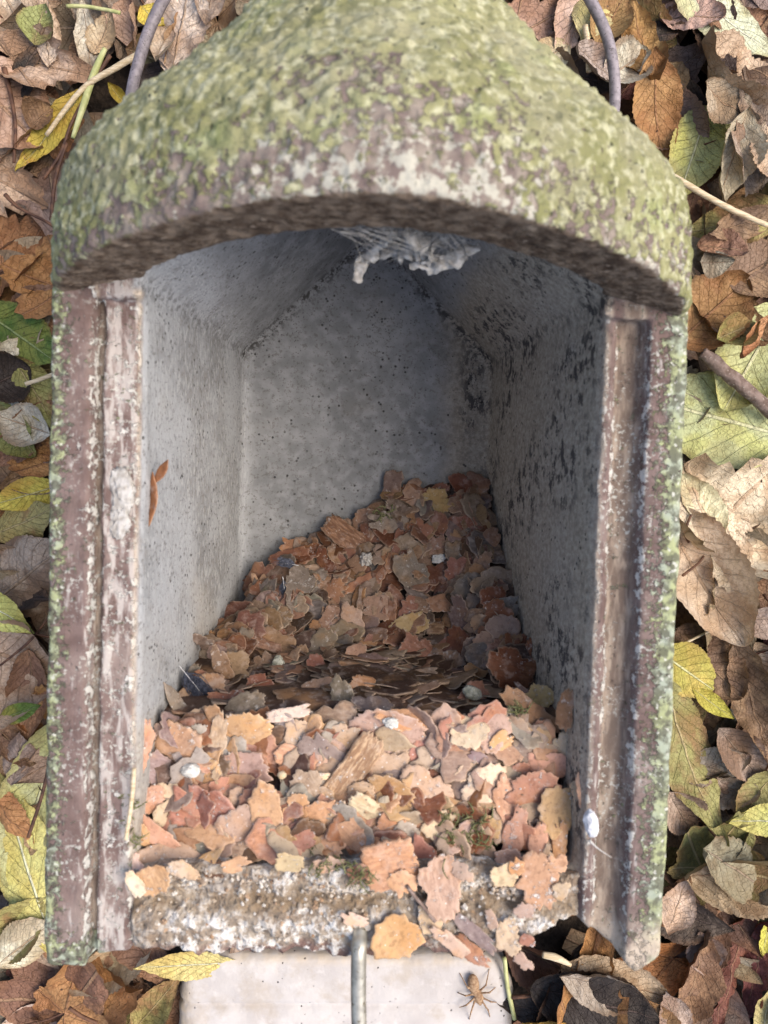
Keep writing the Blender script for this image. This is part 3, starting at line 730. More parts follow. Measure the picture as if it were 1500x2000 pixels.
BANK = """564 1392 78 22 18 C s|946 1387 52 32 0 C f|586 1430 64 48 10 P f|806 1401 112 46 4 S t|670 1434 64 46 0 T f|762 1425 130 92 -8 P t|483 1425 92 72 -5 O t
325 1430 64 46 10 P f|386 1440 36 64 85 G f|355 1443 74 60 -22 S c|276 1469 124 44 76 S f|318 1493 74 56 -20 M f|428 1438 90 36 86 T f|415 1498 30 36 80 O r
292 1513 40 32 0 R f|329 1539 48 32 0 T f|296 1557 60 42 10 S f|428 1533 42 36 0 R f|479 1493 108 62 -3 P f|584 1476 98 50 -14 S f|630 1465 100 54 -35 M f
608 1537 80 74 -60 P f|617 1506 52 12 -3 C s|780 1471 48 26 10 T f|762 1495 72 62 0 P f|821 1469 48 50 0 R f|1016 1420 84 40 -48 Q r|873 1448 82 66 70 M f
912 1423 62 58 -10 C r|960 1426 68 50 58 T s|971 1443 48 34 30 O f|884 1488 84 18 10 Q l|932 1471 42 26 0 M f|910 1502 46 36 0 T f|1100 1462 62 52 80 T f
1072 1490 88 50 -8 S f|1016 1502 34 32 0 R r|828 1535 96 92 -20 P f|764 1533 88 48 -32 O t|709 1544 62 46 10 T f|758 1568 42 46 0 G f|718 1575 78 44 -30 C s
582 1572 46 58 80 O f|630 1579 78 50 25 O f|659 1592 36 62 85 T f|472 1555 54 50 0 T f|391 1579 112 98 -30 R f|278 1623 58 44 -30 O f|311 1619 94 30 -36 S r
527 1590 122 62 -82 S t|470 1610 78 72 50 P r|582 1636 68 50 30 R f|650 1636 58 44 -10 S t|703 1619 84 72 -36 O f|764 1608 52 62 80 S f|782 1640 62 78 70 G f
689 1493 136 48 58 W c|952 1530 92 74 22 C t|859 1613 62 58 40 C f|954 1611 46 44 0 O f|1128 1524 42 38 30 P f|1142 1552 62 26 -75 S r|481 1656 62 38 0 P f
336 1663 134 48 -4 T l|402 1676 92 26 42 O l|428 1689 42 32 0 D f|263 1687 54 32 -70 C f|294 1731 52 58 30 O r|259 1735 48 28 -62 C r|824 1667 84 48 -65 R f
762 1700 94 84 10 S c|784 1728 62 48 0 O t|985 1723 56 46 20 T f|988 1566 102 38 -72 S r|999 1630 106 38 78 S f|988 1672 52 44 0 P r|1041 1658 100 34 82 S s
1064 1678 62 28 85 T f|1089 1655 104 28 88 O f|1013 1703 36 32 0 O f|1038 1544 86 76 20 R f|1089 1577 84 72 80 O r|1058 1740 108 72 82 O f|842 1807 64 38 -75 T r
859 1745 110 72 -75 P f|926 1832 104 32 -36 M f|921 1871 94 42 -38 R t|963 1807 42 20 -70 P f|999 1846 72 54 -60 T t|1026 1893 42 26 -40 T f|1033 1849 26 22 0 R f
640 1700 54 36 20 P t|560 1694 60 34 -10 T f|455 1702 50 30 15 S f|352 1712 58 32 -20 T t|700 1712 40 30 30 R f|905 1716 46 34 -30 P f|1100 1752 50 34 70 T t|1092 1700 46 34 10 S f|1030 1790 44 30 -20 P f|880 1850 90 26 -40 P s|775 1845 84 80 0 O r|692 1811 52 22 -12 C f"""
NADJ = {'f':'ragged','r':'rounded','c':'chunky','s':'narrow','t':'jagged','l':'leaf-shaped curled','y':'forked'}
def add_flakes(txt, region, hang=False):
    k = 0
    for item in txt.replace('\n', '|').split('|'):
        a = item.split()
        px, py, L, W, ang = map(float, a[:5]); ck, sh = a[5], a[6]
        rs = np.random.RandomState(int(px*7+py)); k += 1
        if L < W: L, W, ang = W, L, ang+90 if abs(ang) < 45 else ang
        q = BH.ray(px, py)
        over = region == 'bank' and py > 1690
        if over: q = P(px, py, .0025)
        dep = D-q[2]; s = dep/FPX
        gx_, gy_ = (0, 0) if over else BH.normal(q[0], q[1], .006)
        if region == 'bank': gx_, gy_ = gx_*.3, gy_*.25
        V, Fc, E = flake_mesh(L*s*1.14, W*s*1.16, sh, rs)
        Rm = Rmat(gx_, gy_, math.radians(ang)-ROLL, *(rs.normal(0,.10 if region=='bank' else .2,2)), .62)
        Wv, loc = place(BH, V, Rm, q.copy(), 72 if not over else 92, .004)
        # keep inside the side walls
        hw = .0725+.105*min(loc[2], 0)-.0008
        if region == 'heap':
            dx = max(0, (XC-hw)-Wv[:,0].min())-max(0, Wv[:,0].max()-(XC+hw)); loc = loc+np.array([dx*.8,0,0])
        o = mesh('bark_flake', V, Fc, M_bark, attrs=flake_attrs(V, E, np.array(COL[ck])*(1.07 if region == 'bank' else (.56,.50,.47)), rs, .9 if region == 'bank' else .45, .9 if ck == 'W' else None))  # heap palette is darkened, painting in the shade at the rear
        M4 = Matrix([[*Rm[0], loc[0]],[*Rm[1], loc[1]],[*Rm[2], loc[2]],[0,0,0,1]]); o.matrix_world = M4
        ap = L*W
        size = 'large' if ap > (5200 if region == 'bank' else 3300) else ('small' if ap < (2000 if region == 'bank' else 1300) else '')
        ALL.append([o, (size+' '+CNAME[ck]+' '+NADJ[sh]).strip()+(' chip' if sh == 'c' else ' bark flake'), *proj(loc), region])
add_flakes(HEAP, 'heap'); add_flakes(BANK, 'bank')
# forked flake stuck to the left wall
rs = np.random.RandomState(5)
V1, F1, E1 = flake_mesh(.0175, .0052, 'l', rs); V2, F2, E2 = flake_mesh(.011, .0034, 'l', np.random.RandomState(6))
a = math.radians(-38); V2 = V2 @ np.array([[math.cos(a), math.sin(a),0],[-math.sin(a), math.cos(a),0],[0,0,1]]) + np.array([.009,-.0030,.0002])
Vf, Ff = join([(V1, F1), (V2, F2)])
o = mesh('bark_flake', Vf, Ff, M_bark, attrs=flake_attrs(Vf, np.concatenate([E1,E2]), (.33,.13,.06), rs, .4))
q = P(293, 975, -.012); Rm = Rmat(0, 0, math.radians(86), 0, 0) @ np.array([[1,0,0],[0,math.cos(-.7),-math.sin(-.7)],[0,math.sin(-.7),math.cos(-.7)]])
o.matrix_world = Matrix([[*Rm[0], q[0]+.001],[*Rm[1], q[1]],[*Rm[2], q[2]],[0,0,0,1]])
tag(o, 'forked red brown bark flake stuck alone on the left inner wall of the nest box', 'bark flake', 'bark flakes of the nest')

# crumbs of mortar and bark dust on the sill and along the frame
CV, CF, CC = [], [], []; co = 0
ico = np.array([(1,0,0),(-1,0,0),(0,1,0),(0,-1,0),(0,0,1),(0,0,-1),(.6,.6,.6),(-.6,.6,.6),(.6,-.6,.6),(-.6,-.6,.6)], float)
icf = [(6,0,2),(6,2,4),(6,4,0),(7,2,1),(7,1,4),(7,4,2),(8,3,0),(8,0,4),(8,4,3),(9,1,3),(9,3,4),(9,4,1),(5,2,0),(5,1,2),(5,3,1),(5,0,3)]
rs = np.random.RandomState(77)
for i in range(1230):
    if i < 1100 and i % 2: continue
    x = rs.uniform(-.066,.070)
    if i < 1100: y = -.1265-abs(rs.normal(0,.006)) if i < 800 else rs.uniform(-.149,-.127); z = -.0040+rs.uniform(-.0006,.0012)
    else: y = rs.uniform(-.126,-.084); z = BH.get(np.array([x]),np.array([y]))[0]+.0001
    if x > .046 and y < -.138: continue
    sc = rs.uniform(.0003,.0008)*(1 if i < 1100 else .6)*(1.5 if rs.rand() < .08 else 1)
    v = ico*sc*rs.uniform(.6,1.3,(10,3)) + np.array([x,y,z]); CV.append(v); CF += [tuple(k+co for k in f) for f in icf]; co += 10
    c = [(.60,.56,.50),(.48,.40,.31),(.38,.26,.17),(.70,.67,.62),(.24,.18,.13)][rs.choice(5, p=[.3,.25,.2,.15,.1])]
    CC.append(np.tile(c,(10,1)))
nC = co
tag(mesh('sill_crumbs', np.concatenate(CV), CF, M_bark, smooth=False, attrs=dict(col=np.concatenate(CC), edge=np.zeros(nC), dusty=np.zeros(nC), fibre=np.zeros(nC))), 'fine crumbs of pale mortar and bark dust on the sill and front bank', 'crumbs', kind='stuff')

# ------------------------------------------------------------------ small finds in the nest
def blob(name, px, py, rx, ry, ang, mat, label, cat, z=None, rz=None, seed=0, up=.5, amp=.2):
    q = BH.ray(px, py) if z is None else P(px, py, z)
    if z is None: q[2] = BH.get(np.array([q[0]]), np.array([q[1]]))[0]
    s = (D-q[2])/FPX; rx, ry = rx*s, ry*s; rz = (rz or min(rx, ry))
    n1, n2 = 28, 40
    th = np.linspace(0, math.pi, n1)[:,None]; ph = np.linspace(0, 2*math.pi, n2, endpoint=False)[None,:]
    U = np.stack([(np.sin(th)*np.cos(ph)), np.sin(th)*np.sin(ph), np.cos(th)+0*ph], -1).reshape(-1,3)
    r = 1+amp*fbm(U*2.3+seed*3.1, 3, seed)+.5*amp*fbm(U*7+seed, 2, seed)
    V = U*r[:,None]*np.array([rx, ry, rz]); a = math.radians(ang)
    V = V @ np.array([[math.cos(a), math.sin(a),0],[-math.sin(a), math.cos(a),0],[0,0,1]])
    Fq = [(i*n2+j, (i+1)*n2+j, (i+1)*n2+(j+1)%n2, i*n2+(j+1)%n2) for i in range(n1-1) for j in range(n2)]
    o = mesh(name, V, Fq, mat, loc=(q[0], q[1], q[2]+rz*up))
    return tag(o, label, cat)
blob('dropping', 551, 1290, 13, 23, 12, M_pellet, 'long grey green lumpy dropping standing in the left of the dark heap', 'dropping', seed=3, amp=.3)
blob('dropping', 897, 1309, 19, 14, -20, M_pellet, 'round grey pellet on an orange flake in the right of the dark heap', 'dropping', seed=5, amp=.2)
blob('dropping', 377, 1497, 19, 14, 0, M_white, 'chalk white lump on the left of the pale front bank', 'dropping', seed=8, amp=.22)
blob('seed', 552, 1508, 9, 8, 0, M_straw, 'tiny cream seed beside the salmon flake on the front bank', 'seed', seed=9, amp=.12)
blob('dropping', 715, 1092, 14, 13, 0, M_web, 'dusty pale fluff lump in the heap below the big woody chip', 'fluff', seed=10, amp=.5)
blob('dropping', 856, 1090, 15, 9, 10, M_white, 'bright white crust on a pinkish flake in the upper heap', 'dropping', seed=11, amp=.5, rz=.001)
blob('dropping', 762, 1404, 15, 11, -20, M_white, 'white crust on the broad pinkish flake at the bank top', 'dropping', seed=12, amp=.5, rz=.0012)
blob('cocoon', 1153, 1605, 14, 28, 10, M_silk, 'bright white silk cocoon at the lower right corner of the opening', 'cocoon', z=.0005, seed=13, amp=.25, rz=.0018)
blob('cocoon', 238, 955, 22, 42, 8, M_web, 'upper white silk patch on the left rebate of the box', 'cocoon', z=-.0035, seed=14, amp=.55, rz=.0006, up=0)
blob('cocoon', 232, 1015, 20, 36, -4, M_web, 'lower white silk patch on the left rebate of the box', 'cocoon', z=-.0035, seed=15, amp=.55, rz=.0006, up=0)
blob('cocoon', 302, 1405, 16, 12, 20, M_silk, 'small white fluff tucked behind the curled grey flake at left', 'fluff', z=-.028, seed=16, amp=.45)

def feather(px, py, ang, n, Lb, seed, label):
    rs = np.random.RandomState(seed); q = BH.ray(px, py); q[2] = BH.get(np.array([q[0]]),np.array([q[1]]))[0]+.002
    s = (D-q[2])/FPX; Lb *= s; a0 = math.radians(ang); q[2] += .006
    parts = []
    for i in range(n):
        t = rs.uniform(0,.75); a = a0+rs.choice([-1,1])*rs.uniform(.15,.75)*(1-t*.4); b = np.array([math.cos(a0), math.sin(a0), 0])*t*Lb*.6
        l = Lb*rs.uniform(.45,.8)
        c1 = b+np.array([math.cos(a), math.sin(a), .3])*l*.5+rs.normal(0,.0004,3)
        c2 = b+np.array([math.cos(a-(a-a0)*.5), math.sin(a-(a-a0)*.5), rs.uniform(-.1,.3)])*l+rs.normal(0,.0006,3)
        parts.append(tube([b, c1, c2], [.00020,.00016,.00007], 3, 3))
    V, F = join(parts); root = empty('down_feather', tuple(q))
    mesh('barbs', V, F, M_down, parent=root, smooth=False)
    V, F = tube([np.array([-math.cos(a0)*.2*Lb, -math.sin(a0)*.2*Lb, .0004]), np.array([0,0,.0006]), np.array([math.cos(a0),math.sin(a0),.2])*.6*Lb], [.00016,.00014,.00005], 5, 4)
    mesh('quill', V, F, M_quill, parent=root)
    tag(root, label, 'feather')
feather(395, 1272, -48, 200, 78, 1, 'larger slate blue down feather at the foot of the left inner wall')
feather(412, 1248, -35, 140, 60, 2, 'smaller slate blue down feather just above the larger feather by the left wall')
feather(557, 1128, -80, 90, 34, 3, 'tiny dark feather tuft beside the big grey green flake')
feather(580, 1098, 170, 80, 34, 4, 'dark feather tuft with white dust under the rust flake at the heap top left')

def sprig(name, px0, px1, py0, py1, n, seed, label, region_z=None):
    rs = np.random.RandomState(seed); parts = []
    c = BH.ray((px0+px1)/2, (py0+py1)/2) if region_z is None else P((px0+px1)/2, (py0+py1)/2, region_z)
    for i in range(n):
        px, py = rs.uniform(px0,px1), rs.uniform(py0,py1)
        q = BH.ray(px, py) if region_z is None else P(px, py, region_z)
        if region_z is None: q[2] = BH.get(np.array([q[0]]),np.array([q[1]]))[0]
        a = rs.uniform(0,6.28); l = rs.uniform(.002,.006)
        pts = [q-c, q-c+np.array([math.cos(a)*.4, math.sin(a)*.4, .35])*l+rs.normal(0,.0005,3), q-c+np.array([math.cos(a+.5), math.sin(a+.5), .2])*l]
        parts.append(tube(pts, [.00022,.00022,.0001], 4, 3))
        for k in range(5):
            b = pts[1]*rs.rand()+pts[2]*(1-rs.rand()); b = pts[1]+(pts[2]-pts[1])*k/5; d = rs.normal(0,.0009,3)
            parts.append(tube([b, b+d], [.00018,.00006], 3, 1))
    V, F = join(parts)
    tag(mesh(name, V, F, M_moss, loc=tuple(c)), label, 'moss', kind=None)
sprig('moss_sprig', 860, 960, 1580, 1650, 60, 1, 'olive moss sprigs between cream flakes right of centre on the front bank')
sprig('moss_sprig', 250, 275, 1540, 1640, 26, 2, 'green moss sprigs in the crack beside the left frame')
sprig('moss_sprig', 600, 720, 1645, 1700, 40, 3, 'green and brown moss sprigs under the bank centre above the sill')
sprig('moss_sprig', 735, 755, 985, 1010, 14, 4, 'tiny dark moss sprig at the top of the heap by the back wall')
sprig('moss_sprig', 985, 1005, 1350, 1368, 18, 5, 'grey green moss tuft at the right end of the dark hollow')

# cobweb under the lip
web = []
rs = np.random.RandomState(3)
def ribbon(pts, wd, seed, nn=14):
    pts = np.array(pts, float); T = np.linspace(0,1,nn*3); tt = np.linspace(0,1,len(pts))
    c = np.stack([np.interp(T, tt, pts[:,k]) for k in range(3)],1); c += np.stack([fbm(c*160+seed,2,k) for k in range(3)],1)*.0012
    wv = np.interp(T, np.linspace(0,1,len(wd)), wd); tg = np.gradient(c,axis=0); tg /= np.linalg.norm(tg,axis=1)[:,None]
    V = []; m = 10
    a = np.cross(tg, [0,0,1]); a /= np.linalg.norm(a,axis=1)[:,None]; b = np.cross(tg,a)
    for j in range(m):
        th = 2*math.pi*j/m; V.append(c+a*(wv*math.cos(th))[:,None]+b*(wv*.4*math.sin(th))[:,None])
    V = np.stack(V,1).reshape(-1,3); V += np.stack([fbm(V*420+seed,3,k) for k in range(3)],1)*wv.repeat(m)[:,None]*1.1
    F = [(k*m+j, k*m+(j+1)%m, (k+1)*m+(j+1)%m, (k+1)*m+j) for k in range(len(T)-1) for j in range(m)]
    return V, F
zw = .006
web.append(ribbon([P(690,548,zw), P(712,510,zw), P(745,478,zw+.004), P(775,455,zw+.012)], [.0012,.0024,.0016,.0007], 1))
web.append(ribbon([P(745,500,zw), P(790,490,zw+.004), P(830,470,zw+.008), P(870,470,zw+.01)], [.0012,.0030,.0042,.0020], 2))
web.append(ribbon([P(800,520,zw), P(850,525,zw), P(900,500,zw+.004), P(938,480,zw+.006)], [.0010,.0026,.0026,.0010], 3))
web.append(ribbon([P(790,450,zw+.015), P(820,480,zw+.01), P(840,520,zw)], [.002,.003,.001], 4))
for i in range(80):
    x0, y0 = rs.uniform(640,960), rs.uniform(435,455); x1, y1 = rs.uniform(690,930), rs.uniform(460,520)
    a0, a1 = P(x0,y0,.030), P(x1,y1,zw+.004)
    web.append(tube([a0, (a0+a1)/2+rs.normal(0,.001,3), a1], .00009, 3, 4))
c0 = P(810,490,zw); V, F = join(web)
tag(mesh('cobweb', V-c0, F, M_web, loc=tuple(c0)), 'grey dusty tattered cobweb hanging under the middle of the roof lip', 'cobweb')

# ------------------------------------------------------------------ leaves
LC = dict(t=(.57,.42,.29), p=(.74,.63,.49), b=(.23,.135,.085), d=(.045,.032,.028), o=(.44,.235,.10), y=(.62,.52,.10), g=(.46,.48,.10),
          e=(.55,.54,.27), n=(.12,.21,.04), r=(.19,.065,.05), l=(.33,.31,.12), w=(.70,.70,.50), k=(.40,.33,.26), h=(.62,.60,.22))
LC2 = dict(t=(.35,.22,.13), p=(.50,.37,.26), b=(.34,.20,.11), d=(.07,.05,.04), o=(.33,.15,.06), y=(.55,.36,.07), g=(.58,.52,.12),
           e=(.58,.55,.20), n=(.26,.28,.06), r=(.28,.11,.08), l=(.28,.17,.08), w=(.66,.62,.34), k=(.24,.17,.12), h=(.66,.60,.18))
LN = dict(t='tan', p='pale buff', b='brown', d='blackish', o='orange brown', y='yellow', g='yellow green', e='pale green', n='green',
          r='dark red', l='olive', w='cream white', k='grey brown', h='lemon yellow')
RIB = dict(t=(.36,.22,.13), p=(.45,.30,.19), b=(.35,.22,.13), d=(.09,.06,.05), o=(.32,.16,.08), y=(.70,.66,.35), g=(.70,.70,.40), e=(.72,.70,.45),
           n=(.30,.36,.16), r=(.36,.20,.12), l=(.48,.38,.2), w=(.76,.74,.58), k=(.34,.25,.18), h=(.82,.82,.62))
def leaf_mesh(kind, L, W, rs, curl=1., lo=False):
    if kind == 'maple':
        na, nr = (84, 12) if not lo else (36, 5)
        th = np.linspace(-2.5, 2.5, na); lob = np.array([-2.0,-1.05,0,1.05,2.0]); La = np.array([.55,.88,1.,.88,.55])
        dd = np.abs(th[:,None]-lob[None,:]); k = np.argmin(dd/1.0, 1)
        r = np.max(La[None,:]*np.clip(1-dd/ .95,0,1)**.75, 1)*.62+.38*np.clip(1.1-np.abs(th)/3.2,.3,1)
        r *= 1+.10*(np.abs(((th*4.3) % 1)-.5)*2-.5)+.03*rs.uniform(-1,1,na)
        rr = np.linspace(0,1,nr+1)[1:]
        X = np.concatenate([[0], (rr[:,None]*(r*np.sin(th))[None,:]).ravel()])*W/1.5
        Y = np.concatenate([[0], (rr[:,None]*(r*np.cos(th))[None,:]).ravel()])*L
        U = np.concatenate([[0], np.clip((rr[:,None]*0+ (th-lob[k])[None,:]/.52),-1,1).ravel()])
        U = U*np.concatenate([[1], np.repeat(rr, na)])
        Vv = np.concatenate([[0], np.repeat(rr, na)]); E = Vv.copy()
        F = []
        for j in range(na-1):
            F.append((0, 1+j+1, 1+j))
            for i in range(nr-1): a = 1+i*na+j; F.append((a, a+1, a+na+1, a+na))
        half = W*.75
    else:
        nu, nv = (12, 60) if not lo else (6, 14)
        v = np.linspace(0,1,nv+1); u = np.linspace(-1,1,nu+1)
        pk = {'lance':.42,'ovate':.38,'oblong':.5,'willow':.45}[kind]; ex = {'lance':1.0,'ovate':.8,'oblong':.55,'willow':.9}[kind]
        s = np.where(v < pk, v/pk*.5, .5+(v-pk)/(1-pk)*.5)
        w0 = np.sin(np.pi*s)**ex
        w0 = w0*(1-.25*sst(.7,1,v))
        if not lo: w0 = w0*(1+.055*((v*21) % 1-.5)*(kind != 'willow')+.02*rs.uniform(-1,1,nv+1))
        w0 = np.maximum(w0, .012)
        X = (u[None,:]*w0[:,None]*W/2).ravel(); Y = (v[:,None]*L+0*u[None,:]).ravel()
        U = (0*v[:,None]+u[None,:]).ravel(); Vv = (v[:,None]+0*u[None,:]).ravel(); E = np.abs(U)
        F = [(i*(nu+1)+j, i*(nu+1)+j+1, (i+1)*(nu+1)+j+1, (i+1)*(nu+1)+j) for i in range(nv) for j in range(nu)]
        half = W/2
    of = rs.uniform(0,90,3); P2 = np.stack([X,Y,0*X],1)
    Yc = Y-L*.5
    cr = curl*rs.uniform(-1.0,1.6); cl = curl*rs.uniform(-.8,1.)
    Z = cr*.35*X**2/max(half,1e-4) + cl*.25*Yc**2/L + .10*curl*np.abs(X)*rs.uniform(-.4,1)
    Z = Z + curl*(.055*L*fbm(P2*(1.7/L)*1.3+of, 2, 1) + .032*L*fbm(P2*(5/L)+of, 2, 2)*(.4+E) + .020*L*fbm(P2*(13/L)+of,2,3))
    Z = Z + curl*half*rs.uniform(.05,.30)*E**4*(.6+.8*noise(np.stack([Y*60+of[0], np.sign(X)*5, 0*X],1), 6))
    # side veins stand a little proud and pucker the blade
    Z = Z + .0055*L*np.sin((Vv*9-np.abs(U)*2.4)*2*np.pi)*np.minimum(np.abs(U)*2,1)
    if curl > 1.7:      # rolled edge
        k = (curl-1.3)*1.1/half; sgn = rs.choice([-1,1]); a = np.clip(X*sgn*k, -.2, 3.5)
        X2 = np.where(a > 0, np.sin(a)/k*sgn, X); Z = Z + np.where(a > 0, (1-np.cos(a))/k, 0); X = X2
    return np.stack([X, Yc, Z], 1), F, np.stack([U, Vv, E], 1)
def leaf_attrs(V, UV, ck, rs, spots):
    j = np.array([rs.uniform(.9,1.1), rs.uniform(.94,1.06), rs.uniform(.9,1.1)])*rs.uniform(.85,1.12)
    n = len(V)
    return dict(col=np.tile(np.array(LC[ck])*j,(n,1)), col2=np.tile(np.array(LC2[ck])*j,(n,1)), ribc=np.tile(np.array(RIB[ck]),(n,1)), uvl=UV, spots=np.full(n, spots))

def groundH(X, Y):
    H = -.170+.004*fbm(np.stack([X.ravel()*30,Y.ravel()*30,0*X.ravel()],1),2,4).reshape(X.shape)
    return np.where((X > bl) & (X < br) & (Y < bt) & (Y > bb), BZ-.001, H)
GH = HR(-.42,.44,-.45,.45,.002,groundH)
# unseen-by-name ground cover : a bed of decayed leaves
SV, SF, so_ = [], [], 0; SA = dict(col=[], col2=[], ribc=[], uvl=[], spots=[])
kk = list('ttppbbbbdokklrkb')
for i in range(1500):
    rs = np.random.RandomState(9000+i)
    x, y = rs.uniform(-.40,.42), rs.uniform(-.43,.43)
    if bl-.03 < x < br+.03 and bb-.03 < y < bt+.012: continue
    kind = rs.choice(['lance','ovate','oblong','maple','ovate']); L = rs.uniform(.035,.07); W = L*rs.uniform(.4,.6)*(1.2 if kind == 'maple' else 1)
    V, Fc, UV = leaf_mesh(kind, L, W, rs, rs.uniform(.6,1.3), lo=True)
    gx_, gy_ = 0, 0
    Rm = Rmat(0, 0, rs.uniform(0,6.28), rs.normal(0,.3), rs.normal(0,.25))
    inview = (abs(x) < .24 and abs(y) < .30)
    Wv, loc = place(GH, V, Rm, np.array([x, y, -.166]), 55, .004)
    Wv[:,2] = np.minimum(Wv[:,2], -.152)
    at = leaf_attrs(V, UV, rs.choice(kk), rs, .5)
    if inview: at['col'] = at['col']*.6; at['col2'] = at['col2']*.75
    add_stuff(Wv, Fc, at)
GH.H = np.minimum(GH.H, -.157); GH.H = np.where((GH.B > BZ-.002), BZ-.0005, GH.H)
tag(mesh('leaf_litter', np.concatenate(SV), SF, M_leaf, attrs={k: np.concatenate(v) for k, v in SA.items()}), 'bed of decaying brown leaves covering the ground around the nest box', 'leaf litter', kind='stuff')

LV = []
def add_leaf(kind, bx, by, tx, ty, W, ck, curl=1., spots=.3, z=None, name=None, stalk=False):
    if ck in 'tpbokrl': curl *= 1.4
    rs = np.random.RandomState(int(bx*3+by*5+tx+ty*2) & 0xffff)
    zz = -.156 if z is None else z
    a, b = P(bx, by, zz), P(tx, ty, zz); c = (a+b)/2; dv = b-a; L = np.linalg.norm(dv[:2]); s = (D-zz)/FPX
    V, Fc, UV = leaf_mesh(kind, L*1.05, W*s*1.12, rs, curl)
    ang = math.atan2(dv[1], dv[0])-math.pi/2
    Rm = Rmat(0, 0, ang, rs.normal(0,.13), rs.normal(0,.13))
    Wv, loc = place(GH, V, Rm, c, 84, .016, settle=True)
    if z is not None: pass
    o = mesh('fallen_leaf', V, Fc, M_leaf, attrs=leaf_attrs(V, UV, ck, rs, spots))
    o.matrix_world = Matrix([[*Rm[0], loc[0]],[*Rm[1], loc[1]],[*Rm[2], loc[2]],[0,0,0,1]])
    if stalk:
        p0 = np.array([0,-L*.52,0.]); V2, F2 = tube([p0+(0,.002,0), p0+(rs.uniform(-.003,.003),-.010,.001), p0+(rs.uniform(-.006,.006),-.024,.002)], [.0007,.0006,.0008], 6, 4)
        mesh('stalk', V2, F2, M_stem, parent=o)
    adj = {'maple':'lobed','lance':'serrated','ovate':'oval','oblong':'broad','willow':'narrow'}[kind]
    cu = 'curled ' if curl > 1.7 else ('crumpled ' if curl > 1.45 else '')
    sp = 'spotted ' if spots > .6 else ''
    ALL.append([o, (cu+sp+LN[ck]+' '+adj+' leaf'), *proj(loc), 'leaf'])
